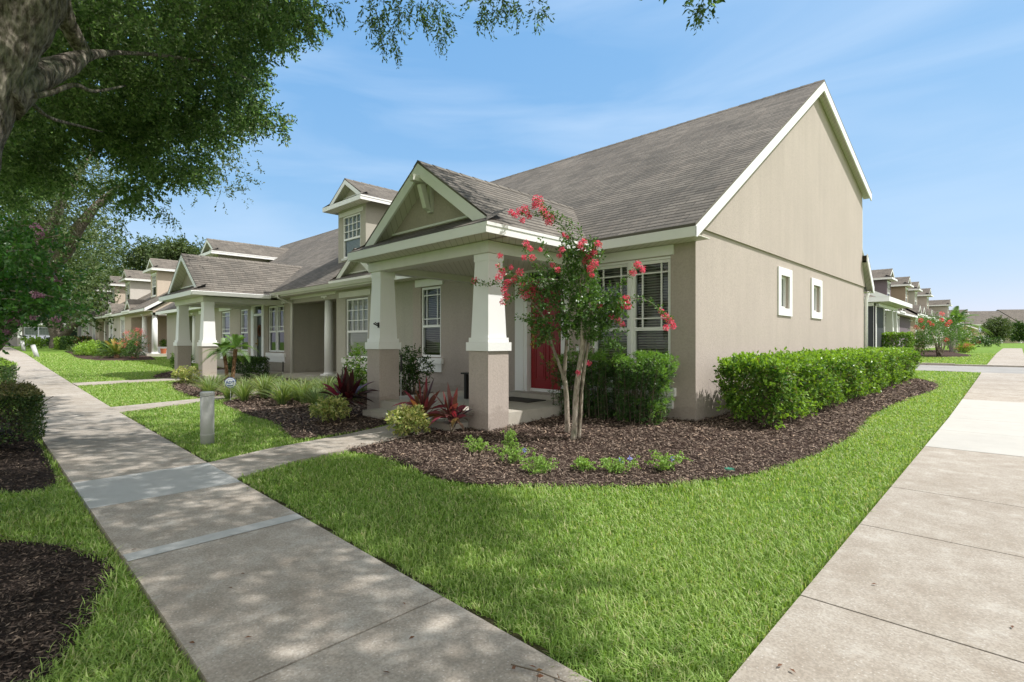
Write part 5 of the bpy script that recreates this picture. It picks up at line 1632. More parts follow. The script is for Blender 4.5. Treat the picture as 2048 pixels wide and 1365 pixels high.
FL = ((1075, 402, 12), (1070, 412, 8), (1085, 420, 9), (1092, 432, 10), (1098, 445, 8), (1104, 436, 7), (1040, 424, 9), (1050, 418, 8), (1030, 430, 7), (1058, 430, 8), (1022, 425, 6), (1045, 440, 6), (1196, 490, 8), (1188, 505, 7), (1178, 512, 8), (1172, 522, 8), (1190, 528, 9), (1180, 538, 8), (1183, 550, 5),
      (1168, 483, 6), (1160, 490, 7), (1166, 500, 6), (1128, 470, 4), (1124, 500, 6), (1118, 512, 5), (1135, 475, 4), (1005, 545, 9), (997, 556, 8), (1015, 566, 8), (1008, 578, 8), (950, 562, 7), (1000, 512, 6), (996, 532, 5), (1052, 488, 7), (1060, 498, 6), (1064, 515, 7), (1048, 515, 6), (1040, 545, 8), (1030, 560, 8), (1022, 535, 5),
      (1058, 575, 15), (1066, 585, 14), (1050, 588, 13), (1068, 570, 12), (1046, 575, 10), (1012, 592, 8), (1006, 604, 7), (1276, 530, 8), (1286, 540, 7), (1266, 546, 7), (1246, 605, 10), (1254, 612, 9), (1240, 616, 9), (1252, 600, 9), (1234, 640, 7), (1222, 634, 6), (1244, 648, 6), (1200, 612, 5), (1330, 632, 8), (1340, 642, 8), (1346, 652, 7), (1332, 656, 6), (1322, 622, 5), (1178, 727, 5), (1157, 746, 5), (1115, 540, 6), (1105, 530, 5), (1080, 500, 5))
for (x, y, r) in FL:
    d = float(rs.uniform(6.85, 7.0))
    if (x, y) in ((1178, 727), (1157, 746)): d = 6.95
    d += deep(x); rr = r / 1050 * d * .95
    c = np.array(at(x, y, d))
    n = int(26 + r * r * 1.1)
    P = c + ball(n, .45) * rr
    fl.add(P, (P - c) + rng.normal(size=(n, 3)) * .03, .020, .018)
    n = int(n * .12)
    P = c + ball(n, .6) * rr * 1.5
    lv.add(P, rng.normal(size=(n, 3)), .012, .009)
t.build('trunk', M['crapebark'], cp, smooth=True)
lv.build('crown', M['crape'], cp); rb.build('twigs', M['greentwig'], cp); fl.build('flowers', M['pink'], cp, fold=.3)

# ---------------------------------------------------------------- hedges
def box_hedge(name, label, x0, x1, y0, y1, z0, z1, n, L, W, mat, group=None, cat='hedge', newmat_=None, nnew=0, stems=0, wob=.07, sparse_low=.0, topmat=None, ntop=0, seed=1, taper=0.0, shoots=0):
    rs_ = np.random.default_rng(seed)
    c = Vector(((x0 + x1) / 2, (y0 + y1) / 2, z0))
    o = empty(name, c, label, cat, group)
    t_ = MB(Matrix.Translation(-c))
    sz = np.array([x1 - x0, y1 - y0, z1 - z0]); lo = np.array([x0, y0, z0])
    areas = np.array([sz[1] * sz[2], sz[1] * sz[2], sz[0] * sz[2], sz[0] * sz[2], sz[0] * sz[1] * 1.2])
    def sample(n_, only=None, dep=.16):
        f = rs_.choice(5, n_, p=areas / areas.sum()) if only is None else np.full(n_, only)
        u = rs_.random((n_, 3))
        dd = rs_.random(n_) ** 1.6 * dep
        P = lo + u * sz
        nr = np.zeros((n_, 3))
        for k_, (ax_, hi) in enumerate(((0, 0), (0, 1), (1, 0), (1, 1), (2, 1))):
            m_ = f == k_
            bump_ = wob * (np.sin(P[m_, 0] * 5.1 + 1) * np.sin(P[m_, 1] * 4.3) + .7 * np.sin(P[m_, 2] * 7 + P[m_, 1] * 2.7) + rs_.normal(size=m_.sum()) * .25)
            if hi: P[m_, ax_] = lo[ax_] + sz[ax_] - dd[m_] + bump_
            else: P[m_, ax_] = lo[ax_] + dd[m_] - bump_
            nr[m_, ax_] = 1 if hi else -1
        return P, nr
    P, nr = sample(n)
    if taper:
        zz = np.clip(1 - (P[:, 2] - z0) / (z1 - z0), 0, 1)
        P[:, 0] += ((x0 + x1) / 2 - P[:, 0]) * taper * zz ** 1.5 * 2
        P[:, 1] += np.where(P[:, 1] < y0 + .6, (y0 + .6 - P[:, 1]) * .35 * zz, 0)
    if sparse_low:
        keep = rs_.random(n) < np.clip((P[:, 2] - z0) / (sparse_low * (z1 - z0)) + .25, 0, 1)
        P, nr = P[keep], nr[keep]
    l = Leaves()
    D = nr * .55 + rs_.normal(size=P.shape) * .6 + np.array([0, 0, .25])
    s_ = rs_.uniform(.55, 1.35, len(P))
    l.add(P, D, L * s_, W * s_, nr * .8 + rs_.normal(size=P.shape) * .5 + np.array([0, 0, .5]))
    lo_ = l.build('foliage', mat, o)
    if nnew:
        l = Leaves(); P, nr = sample(nnew, 4, .03)
        l.add(P + np.array([0, 0, .02]), nr * .7 + rs_.normal(size=P.shape) * .5, L * 1.1, W * 1.1, nr + rs_.normal(size=P.shape) * .5)
        l.build('new_growth', newmat_, o)
    if shoots:
        l = Leaves(); P, nr = sample(shoots, None, .02)
        for q, n_ in zip(P, nr):
            dv = unit(n_ * .7 + np.array([0, 0, .8]) + rs_.normal(size=3) * .3); hh = rs_.uniform(.03, .12); m_ = 6
            tt = np.linspace(.2, 1, m_)[:, None]
            l.add(q + dv * hh * tt, dv * .6 + rs_.normal(size=(m_, 3)) * .6, L * rs_.uniform(.8, 1.25), W * rs_.uniform(.8, 1.2))
        l.build('shoots', newmat_, o)
    for i in range(stems):
        a = np.array([rs_.uniform(x0 + .1, x1 - .1), rs_.uniform(y0 + .1, y1 - .1), z0 - .03])
        b = a + np.array([rs_.normal() * .08, rs_.normal() * .08, (z1 - z0) * .5]); e = b + np.array([rs_.normal() * .12, rs_.normal() * .12, (z1 - z0) * .4])
        t_.tube([a, b, e], [.011, .008, .004], 5)
        for _ in range(3):
            e2 = b + np.array([rs_.normal() * .2, rs_.normal() * .2, abs(rs_.normal()) * .2]); t_.tube([b - np.array([0, 0, .1]), e2], [.005, .002], 4)
    if stems: t_.build('stems', M['twig'], o)
    return o
M['hedgenew'] = leafmat('new_hedge_leaves', [(0.16, 0.30, 0.03), (0.22, 0.38, 0.045), (0.28, 0.44, 0.06)], 0.36, 0.35, 0.5)
box_hedge('hedge', 'long clipped green hedge along the tan side wall', -3.32, -2.42, 7.95, 21.9, .14, 1.00, 70000, .060, .034, M['hedge'], newmat_=M['hedgenew'], nnew=15000, stems=150, wob=.085, sparse_low=.45, seed=2, taper=.16, shoots=900)
M['clipped'] = leafmat('clipped_hedge_leaves', [(0.02, 0.05, 0.012), (0.035, 0.075, 0.016), (0.055, 0.10, 0.022), (0.10, 0.11, 0.035)], 0.45, 0.2, 0.35)
M['clippedtop'] = leafmat('browned_hedge_tips', [(0.16, 0.13, 0.07), (0.10, 0.12, 0.04), (0.20, 0.18, 0.08), (0.07, 0.10, 0.03)], 0.6, 0.2, 0.3)
box_hedge('boxed_shrub_hedge', 'low square clipped hedge beside the sidewalk, brownish top, left edge', -10.9, -8.75, -1.2, .66, .12, .70, 24000, .034, .02, M['clipped'], 'clipped hedges by the sidewalk', newmat_=M['clippedtop'], nnew=9000, stems=60, wob=.03, seed=4)
box_hedge('boxed_shrub_hedge', 'second clipped hedge further along the sidewalk, cut off by the left edge', -25.0, -16.8, -1.5, .80, .1, .80, 12000, .06, .035, M['clipped'], 'clipped hedges by the sidewalk', newmat_=M['lime'], nnew=3000, wob=.03, seed=5)
box_hedge('boxed_shrub_hedge', 'small square dark hedge under the taupe house window', -20.6, -18.5, 6.5, 7.2, .1, .80, 9000, .05, .03, M['hedgedark'], wob=.03, seed=6, cat='hedge')
box_hedge('boxed_shrub_hedge', 'bright green square shrub at the far lavender house corner', -62, -60.2, 5.4, 7.0, .75, 1.7, 3500, .13, .08, M['lime'], wob=.05, seed=7)
box_hedge('boxed_shrub_hedge', 'dark square shrub just right of the bright one by the far lavender house', -59.8, -57.4, 5.6, 7.4, .72, 1.75, 3000, .13, .08, M['hedgedark'], wob=.05, seed=8)
box_hedge('boxed_shrub_hedge', 'clipped green shrub beside the purple house porch columns', -5.2, -4.0, 33.4, 34.9, .3, 1.75, 5000, .09, .055, M['hedge'], newmat_=M['hedgenew'], nnew=500, wob=.06, seed=9)
box_hedge('boxed_shrub_hedge', 'low dark hedge in front of the distant houses, left of the round tree', -9.0, -5.6, 146, 148, 1.1, 2.0, 3000, .4, .25, M['hedgedark'], wob=.1, seed=10)

# podocarpus hedge under the corner window
C_ = Vector((-4.75, 7.3, .08))
ph = empty('podocarpus_hedge', C_, 'feathery dark green hedge with bright tips under the corner window', 'hedge')
t = MB(Matrix.Translation(-C_)); lv = Leaves(); nw = Leaves()
rs = np.random.default_rng(14)
for i in range(150):
    x = rs.uniform(-5.80, -3.92); y = rs.uniform(7.0, 7.5)
    lean = (x + 4.75) * .12
    h = rs.uniform(.90, 1.16)
    p0 = np.array([x, y, .05]); p1 = np.array([x + lean * .4 + rs.normal() * .03, y + rs.normal() * .04, .6]); p2 = np.array([x + lean + rs.normal() * .05 + (.10 if x > -4.2 else 0), y + rs.normal() * .05 - .02, h])
    t.tube([p0, p1, p2], [.007, .005, .002], 5)
    nseg = 18
    for s in np.linspace(.08, 1, nseg):
        if s < .25 and rs.random() < .35: continue
        q = (1 - s) * p0 + s * p2 if s < .5 else p1 + (p2 - p1) * (s - .5) * 2
        k_ = rs.integers(1, 3)
        for _ in range(k_):
            dr = unit(np.array([rs.normal(), rs.normal(), .35]))
            ln = rs.uniform(.05, .13)
            e = q + dr * ln
            n = 9
            tt = rng.random((n, 1))
            sd = unit(rng.normal(size=(n, 3)))
            tgt = nw if (s > .9 or (x > -4.1 and rs.random() < .22) or rs.random() < .02) else lv
            tgt.add(q + (e - q) * tt, dr * .9 + sd * .7, .062 * rng.uniform(.7, 1.1, n), .010)
for _ in range(110):   # long new tips
    x = rs.uniform(-5.75, -3.75); y = rs.uniform(6.95, 7.5); z = rs.uniform(1.05, 1.18)
    if rs.random() < .35: x = rs.uniform(-3.92, -3.72); z = rs.uniform(.35, 1.15)
    n = 22; c = np.array([x, y, z])
    nw.add(c + ball(n, 1) * .025, unit(rng.normal(size=(n, 3))) + np.array([0, 0, .7]), .068, .009)
t.build('stems', M['twig'], ph); lv.build('foliage', M['podo'], ph, fold=.05); nw.build('new_growth', M['podonew'], ph, fold=.05)

# ---------------------------------------------------------------- shrubs
def shrub(name, label, c, rad, nt, per, tl, L, W, mat, group=None, cat='shrub', droop=0.0, stems=6, flowers=None, fn=0, fr=.04, low=.15, seed=1, fmat=None):
    base = Vector((c[0], c[1], c[2]))
    o = empty(name, base, label, cat, group)
    t_ = MB(Matrix.Translation(-base)); l = Leaves()
    cc = np.array([c[0], c[1], c[2] + rad[2] * .9 + low])
    clump(l, cc, np.array(rad) * .85, nt, per, tl, L, W, droop)
    rs_ = np.random.default_rng(seed)
    for i in range(stems):
        e = cc + rs_.normal(size=3) * np.array(rad) * .4
        t_.tube([np.array(base) + rs_.normal(size=3) * .03 * np.array([1, 1, 0]), (np.array(base) + e) / 2 + rs_.normal(size=3) * .03, e], [.014, .010, .004], 6)
    if stems: t_.build('stems', M['twig'], o)
    l.build('foliage', mat, o)
    if fn:
        f_ = Leaves()
        for _ in range(fn):
            b = unit(rs_.normal(size=3) + np.array([0, -.2, .6])); q = cc + b * np.array(rad) * rs_.uniform(.85, 1.1)
            P = q + ball(40, .5) * fr
            f_.add(P, P - q, .03, .03)
        f_.build('flowers', fmat, o)
    return o
Z = gz
shrub('shrub', 'glossy dark green shrub behind the left porch column', (-9.72, 6.85, .08), (.52, .5, .58), 420, 8, .12, .048, .03, M['hedgedark'], stems=10, seed=3)
x_ = at(715, 745, 11.3)
shrub('shrub', 'bright topped green shrub just left of the left porch column', (-10.4, 5.95, .06), (.36, .36, .60), 260, 8, .11, .046, .03, M['hedge'], stems=7, seed=4)
shrub('variegated_shrub', 'yellow and green variegated shrub beside the porch step, in front of the red plants', (-6.30, 4.40, .02), (.37, .32, .20), 230, 8, .07, .068, .027, M['varieg'], 'variegated shrubs', stems=6, low=.04, seed=5)
shrub('variegated_shrub', 'variegated shrub left of the garden path, below the left porch column', (-8.25, 4.20, .02), (.38, .32, .20), 230, 8, .07, .068, .027, M['varieg'], 'variegated shrubs', stems=6, low=.05, seed=6)
shrub('variegated_shrub', 'pale variegated shrub at the foot of the taupe porch column', (-18.2, 4.62, .08), (.42, .40, .26), 200, 8, .09, .07, .03, M['varieg'], 'variegated shrubs', stems=5, low=.05, seed=7)
shrub('shrub', 'small green shrub left of the taupe house porch', (-23.9, 5.9, .15), (.5, .45, .36), 170, 8, .12, .07, .045, M['hedge'], stems=6, seed=8)
shrub('shrub', 'lime green shrub left of the sago palm', (-41.5, 5.4, .35), (2.4, .9, .42), 480, 8, .3, .13, .07, M['lime'], stems=6, seed=9)
shrub('shrub', 'dark green shrub mixed behind the sago palm', (-39.2, 6.3, .35), (1.6, .9, .55), 260, 8, .3, .13, .07, M['hedgedark'], stems=6, seed=10)
shrub('flowering_shrub', 'shrub with coral red blossoms by the far white column', (-35.9, 6.5, .33), (1.0, .7, .85), 300, 8, .25, .075, .04, M['crape'], stems=8, fn=26, fr=.13, seed=11, fmat=M['coral'])
shrub('shrub', 'thin reddish shrub in the bed before the far grey house', (-52, 6.4, .4), (1.3, .8, .7), 70, 7, .4, .08, .03, M['dead'], stems=9, seed=12)
shrub('shrub', 'low silvery ground shrubs at the far bed edge', (-50, 5.6, .4), (2.6, .6, .25), 180, 7, .3, .12, .05, M['oakfar'], stems=0, seed=13)
shrub('shrub', 'yellow green bush beside the far lilac house porch', (-70, 4.6, .7), (1.2, 1.0, .55), 160, 8, .3, .18, .1, M['lime'], stems=0, seed=14)
shrub('shrub', 'dark bush below the lilac house porch window', (-79, 6.6, .8), (1.6, 1.6, .5), 160, 8, .3, .22, .1, M['hedgedark'], stems=0, seed=15)
shrub('shrub', 'pale bush right of the lilac house porch', (-77, 9.6, .8), (1.6, 1.4, .55), 160, 8, .3, .22, .1, M['oakfar'], stems=0, seed=16)

# strap-leaved plants
def strap_mesh(n, h, w, spread, curl, seed, lean=0.0, col=None):
    rs_ = np.random.default_rng(seed)
    r_ = Ribbons()
    for i in range(n):
        a = rs_.uniform(0, 2 * math.pi); out = np.array([math.cos(a), math.sin(a), 0])
        hh = h * rs_.uniform(.55, 1.1); sp_ = spread * rs_.uniform(.2, 1.1)
        b = out * rs_.uniform(0, .06)
        k_ = 6
        t_ = np.linspace(0, 1, k_)[:, None]
        pts = b + np.array([0, 0, 1]) * (hh * (t_ - curl * t_ ** 2.6)) + out * sp_ * t_ ** 1.7
        wd = w * rs_.uniform(.7, 1.2) * np.array([.6, .95, 1, .8, .5, .05])
        r_.add(pts, wd, np.cross(out, [0, 0, 1]) + rs_.normal(size=3) * .15)
    return r_
protos = []
for s in range(5):
    r_ = strap_mesh(150, .44, .011, .42, .30, 40 + s)
    V = np.concatenate(r_.V); F = np.concatenate(r_.F)
    o = fast_mesh('flax_lily', V, F, M['strap'])
    protos.append(o)
rs = np.random.default_rng(77)
spots = []
for x, y in ((-14.3, 4.15), (-13.7, 4.65), (-13.2, 4.2), (-12.7, 4.75), (-12.3, 4.35), (-11.9, 4.9), (-11.3, 4.6), (-10.9, 5.1), (-10.3, 4.95), (-9.8, 4.7), (-13.4, 5.3), (-12.7, 5.5), (-12.0, 5.6), (-11.3, 5.7), (-10.7, 5.9), (-14.4, 5.0), (-13.0, 6.1), (-12.0, 6.3), (-11.2, 6.4), (-14.9, 4.5), (-12.5, 5.1), (-11.6, 5.25), (-12.2, 6.9), (-13.2, 6.8)):
    spots.append((x + rs.normal() * .07, y + rs.normal() * .07))
WH = ['first', 'second', 'third', 'fourth', 'fifth', 'sixth', 'seventh', 'eighth', 'ninth', 'tenth', 'eleventh', 'twelfth', 'thirteenth', 'fourteenth', 'fifteenth', 'sixteenth', 'seventeenth', 'eighteenth', 'nineteenth', 'twentieth', 'twenty-first', 'twenty-second', 'twenty-third', 'twenty-fourth']
order = sorted(range(len(spots)), key=lambda i: px_of(np.array([spots[i][0], spots[i][1], 0]))[0])
for k, i in enumerate(order):
    o = protos[k % 5] if k < 5 else protos[k % 5].copy()
    if k >= 5: COL.objects.link(o)
    x, y = spots[i]
    o.location = (x, y, gz(x, y)); o.rotation_euler = (0, 0, rs.uniform(0, 6.28)); s_ = rs.uniform(1.2, 1.6); o.scale = (s_, s_, s_ * rs.uniform(.95, 1.15))
    tag(o, 'strappy green and cream tuft in the bed before the second house, %s from the left' % WH[k], 'plant', 'strap-leaved tufts in the bed')

def cordyline(label, c, n, h, mat, seed, heads=3):
    base = Vector(c)
    o = empty('red_leaf_plant', base, label, 'plant', 'red cordyline plants')
    rs_ = np.random.default_rng(seed)
    t_ = MB(); r_ = Ribbons(); r2 = Ribbons()
    for hd in range(heads):
        a0 = rs_.uniform(0, 6.28); off = np.array([math.cos(a0), math.sin(a0), 0]) * .10
        hz = h * rs_.uniform(.22, .5)
        t_.tube([(0, 0, -.02), tuple(off * .6 + np.array([0, 0, hz * .5])), tuple(off + np.array([0, 0, hz]))], [.012, .010, .008], 6)
        for i in range(n):
            a = rs_.uniform(0, 6.28); out = np.array([math.cos(a), math.sin(a), 0])
            ln = h * rs_.uniform(.5, .95); el = rs_.uniform(.35, 1.5)
            k_ = 8; t = np.linspace(0, 1, k_)[:, None]
            dirv = out * math.cos(el) + np.array([0, 0, math.sin(el)])
            pts = off + np.array([0, 0, hz * rs_.uniform(.6, 1)]) + dirv * ln * t + np.array([0, 0, -1]) * ln * .55 * math.cos(el) * t ** 2
            wd = .082 * rs_.uniform(.75, 1.15) * np.array([.22, .28, .62, .95, 1, .82, .45, .02])
            side = np.cross(dirv, [0, 0, 1]) + rs_.normal(size=3) * .25
            r_.add(pts, wd, side)
    t_.build('stem', M['twig'], o)
    V = np.concatenate(r_.V); F = np.concatenate(r_.F)
    fast_mesh('leaves', V, F, mat, o, True)
    return o
cordyline('tall red and bronze leaved plant beside the porch step, behind the variegated shrub', (-6.42, 4.85, .03), 20, .70, M['cordy'], 1)
cordyline('spreading red leaved plant against the right porch column', (-5.98, 4.93, .03), 20, .58, M['cordy'], 2)
cordyline('dark burgundy plant by the left porch column', (-8.75, 4.78, .03), 22, .76, M['cordydark'], 4, 4)

# small phoenix palms before the taupe house
def frond(r_, base, dirv, ln, nl, ll, droop, w=.012, vee=.5):
    dirv = unit(np.array(dirv, float)); t = np.linspace(0, 1, 9)[:, None]
    P = np.array(base) + dirv * ln * t + np.array([0, 0, -1]) * droop * ln * t ** 2.2
    side = unit(np.cross(dirv, [0, 0, 1]))
    r_.add(P, np.linspace(.014, .004, 9), side)
    for s in np.linspace(.12, 1, nl):
        q = np.array(base) + dirv * ln * s + np.array([0, 0, -1]) * droop * ln * s ** 2.2
        tg = unit(dirv + np.array([0, 0, -1]) * droop * 2.2 * s ** 1.2)
        up = unit(np.cross(side, tg))
        l_ = ll * math.sin(math.pi * min(1, s * .9 + .12)) ** .6
        for sg in (-1, 1):
            dv = unit(side * sg + tg * .7 + up * vee)
            e = q + dv * l_ + np.array([0, 0, -.25]) * l_ * .5
            r_.add([q, (q + e) / 2 + np.array([0, 0, .06]) * l_, e], [w, w * .9, w * .1], np.cross(dv, up))
def palm(name, label, base, heads, th, nf, fl_, mat, barkm, tr, cat='palm', group=None, nl=26, ll=.22, w=.012, seed=1, lo=.1, hi=1.3, droop=.45, dirs=None):
    base = Vector(base)
    o = empty(name, base, label, cat, group)
    rs_ = np.random.default_rng(seed)
    for hd in range(heads):
        dx = np.array([0.0, 0, 0]) if heads == 1 else np.array([.28 * (hd - .5), .1 * (hd - .5), 0])
        top = dx * 1.7 + np.array([0, 0, th * (1 + .12 * hd)])
        t_ = MB()
        pts = [tuple(dx * .5 + (0, 0, -.05)), tuple((dx * .5 + top) / 2 + np.array([.02, 0, 0])), tuple(top)]
        Q, Rr = limb(pts, [tr, tr * .8, tr * .95]); t_.tube(Q, Rr, 12, jit=.35)
        t_.build('trunk', barkm, o)
        r_ = Ribbons()
        for i in range(nf):
            a = rs_.uniform(0, 6.28); el = rs_.uniform(lo, hi)
            frond(r_, top, (math.cos(a) * math.cos(el), math.sin(a) * math.cos(el), math.sin(el)), fl_ * rs_.uniform(.75, 1.1), nl, ll, droop * math.cos(el) + .1, w)
        fast_mesh('fronds', np.concatenate(r_.V), np.concatenate(r_.F), mat, o, True)
    return o
palm('pygmy_palm', 'pygmy date palm with two shaggy trunks beside the taupe porch column', (-17.15, 5.5, .08), 2, .95, 20, .72, M['palm'], M['roebark'], .058, nl=36, ll=.17, w=.011, seed=5, lo=0, hi=1.2, droop=.6)
def sago(label, base, nf, ln, seed, cat='palm'):
    base = Vector(base); o = empty('sago_palm', base, label, cat)
    rs_ = np.random.default_rng(seed); r_ = Ribbons(); r2 = Ribbons()
    for i in range(nf):
        a = rs_.uniform(0, 6.28); el = rs_.uniform(.15, 1.25)
        tg = r2 if el > .95 else r_
        frond(tg, (0, 0, .3), (math.cos(a) * math.cos(el), math.sin(a) * math.cos(el), math.sin(el)), ln * rs_.uniform(.8, 1.1), 24, .16, .35 * math.cos(el) + .05, .022)
    fast_mesh('fronds', np.concatenate(r_.V), np.concatenate(r_.F), M['sago'], o, True)
    fast_mesh('new_fronds', np.concatenate(r2.V), np.concatenate(r2.F), M['sagonew'], o, True)
    t_ = MB(); t_.tube([(0, 0, -.05), (0, 0, .32)], [.16, .13], 12, jit=.2); t_.build('trunk', M['roebark'], o)
sago('large sago palm with golden centre fronds in the far bed', (-36.9, 5.9, .33), 60, 1.45, 3)

# ground cover clumps in the front bed
GC = [(-4.75, 4.30, .13, 'low bright green creeping plant nearest the porch, left end of the front bed'), (-4.42, 4.55, .10, 'taller sprig of light green ground cover between two creeping clumps'), (-4.05, 4.22, .14, 'light green creeping plant with a small blue flower, second clump from the left'), (-3.52, 4.02, .14, 'roundest bright green creeping clump in the front bed'),
      (-3.25, 4.46, .09, 'thin creeping clump right of the roundest one'), (-2.98, 4.62, .12, 'creeping clump with a pale blue flower right of the tree trunks'), (-2.62, 5.02, .14, 'lone light green clump on the right of the front bed')]
for i, (x, y, r, lab) in enumerate(GC):
    z = gz(x, y)
    o = empty('ground_cover_plant', (x, y, z), lab, 'plant', 'creeping plants in the front bed')
    l = Leaves(); r_ = Ribbons()
    rs_ = np.random.default_rng(60 + i)
    for _ in range(34):
        a = rs_.uniform(0, 6.28); ln = r * rs_.uniform(.5, 1.6); hgt = r * rs_.uniform(.6, 2.2)
        if i == 1: ln *= .5; hgt *= 2.2
        s0 = np.array([rs_.normal() * r * .35, rs_.normal() * r * .35, 0])
        e = s0 + np.array([math.cos(a) * ln, math.sin(a) * ln * .8, hgt * .5]); mid = (s0 + e) / 2 + np.array([0, 0, hgt * .5])
        r_.add([s0, mid, e], [.004, .003, .002], [math.sin(a), -math.cos(a), .2])
        n = 24; t_ = rng.random((n, 1))
        P = (1 - t_) ** 2 * s0 + 2 * t_ * (1 - t_) * mid + t_ ** 2 * e
        l.add(P + np.array([x, y, z + .02]), rng.normal(size=(n, 3)) + np.array([0, 0, .7]), .027 * rng.uniform(.7, 1.2, n), .014)
    l.build('foliage', M['cover'], o); fast_mesh('stems', np.concatenate(r_.V), np.concatenate(r_.F), M['greentwig'], o)
    if i in (2, 5, 6):
        f_ = Leaves()
        for q in range(2 if i != 6 else 1):
            c = np.array([x + (.05 + .1 * q), y + .03, z + .14 + .03 * q]); P = c + ball(12, .5) * .018; f_.add(P, P - c, .02, .018)
        f_.build('flowers', M['blue'], o)

# ---------------------------------------------------------------- right background planting
rc = Vector((-3.35, 40.2, .5))
o = empty('crape_myrtle', rc, 'red flowering crape myrtle with several trunks, beyond the alley', 'tree')
t = MB(Matrix.Translation(-rc)); lv = Leaves(); fl = Leaves(); rs = np.random.default_rng(8)
for k in range(7):
    a = k * .9; e = at(1880 + rs.uniform(-26, 26), 672 + rs.uniform(-10, 6), 31.3 + rs.normal() * .5)
    t.tube([tuple(rc + Vector((.1 * math.cos(a), .1 * math.sin(a), -.1))), tuple((rc + e) / 2 + Vector((0, 0, -.1))), tuple(e)], [.055, .045, .025], 7)
for _ in range(90):
    x = rs.uniform(1838, 1922); y = rs.uniform(634, 682)
    if abs(x - 1883) > 48 - (684 - y) * .0 or y > 690 - abs(x - 1883) * .3: continue
    clump(lv, at(x, y, 31.3 + rs.normal() * .8), .30, 11, 8, .3, .075, .042, .2)
for x, y, r in ((1842, 641, 4), (1846, 655, 3), (1864, 650, 3), (1884, 628, 4), (1883, 640, 3), (1895, 650, 4), (1900, 644, 3), (1893, 680, 4), (1833, 655, 4), (1858, 645, 3)):
    c = np.array(at(x, y, 30.6)); rr = r / 1050 * 31; P = c + ball(60, .5) * rr; fl.add(P, P - c, .06, .055)
t.build('trunk', M['crapebark'], o, smooth=True); lv.build('crown', M['crape'], o); fl.build('flowers', M['coral'], o)
palm('palm_tree', 'palm with a stout white ringed trunk beyond the alley', (-3.42, 50.0, .6), 1, 1.9, 26, 2.2, M['palm'], M['palmbark'], .27, nl=26, ll=.42, w=.05, seed=11, lo=.1, hi=1.35, droop=.5)
shrub('flowering_shrub', 'orange and red flowering shrub at the foot of the palm', (-2.7, 48.6, .6), (.5, .5, .25), 160, 8, .25, .09, .05, M['lime'], stems=4, fn=14, fr=.12, seed=21, fmat=M['coral'])
shrub('shrub', 'bright green shrub right behind the palm trunk', (-3.3, 54, .66), (1.0, 1.0, .8), 260, 8, .3, .11, .06, M['hedge'], stems=4, seed=22)
shrub('shrub', 'leafy green shrub left of the red crape myrtle', (-4.4, 41.2, .5), (.7, .9, .75), 260, 8, .25, .09, .05, M['hedge'], stems=4, seed=23)
shrub('flowering_shrub', 'crape myrtle shrub with coral tips right of the palm', (-3.5, 62, .75), (1.0, 1.0, 1.0), 170, 8, .4, .12, .06, M['crape'], stems=8, fn=20, fr=.18, seed=24, fmat=M['coral'])
shrub('shrub', 'low dark shrubs at the grass edge far beyond the palm', (-2.6, 78, .85), (1.6, 3, .5), 200, 8, .4, .16, .09, M['hedgedark'], stems=0, seed=25)
def lawn_tree(label, x, yb, yt, wpx, d, seed, mat, conic=False, trunkpx=12):
    rs_ = np.random.default_rng(seed)
    b = at(x, yb, d); cl_ = []
    ytr = yb - trunkpx
    for _ in range(60):
        v = rs_.uniform(0, 1); a = rs_.uniform(-1, 1)
        wloc = (wpx / 2) * ((1 - v * .85) if conic else math.sin(math.pi * (v * .85 + .12)) ** .6)
        cl_.append((at(x + a * wloc, ytr - v * (ytr - yt), d + rs_.uniform(-.5, .5) * wloc / 1050 * d * 1.6), rs_.uniform(.5, .8)))
    simple_tree('lawn_tree', label, b, cl_, [([b, at(x, ytr, d), at(x + 1, (ytr + yt) / 2, d)], [.22, .18, .05])], mat, M['oakbark'], .26, .13, 26, 7, .6, 'trees on the far lawn')
lawn_tree('round grey-green tree on the far lawn', 1996, 685, 642, 52, 92, 41, M['oakfar'])
lawn_tree('dark upright tree at the right edge of the far lawn', 2037, 684, 648, 30, 104, 42, M['hedgedark'], True, 9)

# ---------------------------------------------------------------- small things
def post(label, x, y, h, r, tilt, mat):
    o = empty('bollard', (x, y, gz(x, y)), label, 'bollard', 'posts along the sidewalk')
    m = MB(Matrix.Rotation(tilt[0], 4, 'X') @ Matrix.Rotation(tilt[1], 4, 'Y'))
    m.cyl(0, 0, -.1, h - .052, r, n=28); b = m.build('post', mat, o)
    for p in b.data.polygons: p.use_smooth = len(p.vertices) == 4
    m = MB(Matrix.Rotation(tilt[0], 4, 'X') @ Matrix.Rotation(tilt[1], 4, 'Y'))
    m.tube([(0, 0, h - .05), (0, 0, h - .012), (0, 0, h)], [r * 1.05, r * 1.05, r * .9], 28); m.build('cap', M['pvc'] if mat is M['pvc'] else mat, o)
    m = MB(Matrix.Rotation(tilt[0], 4, 'X') @ Matrix.Rotation(tilt[1], 4, 'Y'))
    m.tube([(0, 0, .135), (0, 0, .15)], [r * 1.03, r * 1.03], 28); m.build('collar', M['pvc'], o)
post('stained grey plastic post on the grass beside the sidewalk, nearest one', -7.68, 2.19, .70, .082, (0, 0), M['pvc'])
post('tilted white post further down the sidewalk', -40.2, 2.75, .72, .11, (R(14), R(-14)), M['pvcw'])
post('small white post at the far end of the sidewalk', -56.5, 3.1, .8, .12, (R(8), R(-8)), M['pvcw'])

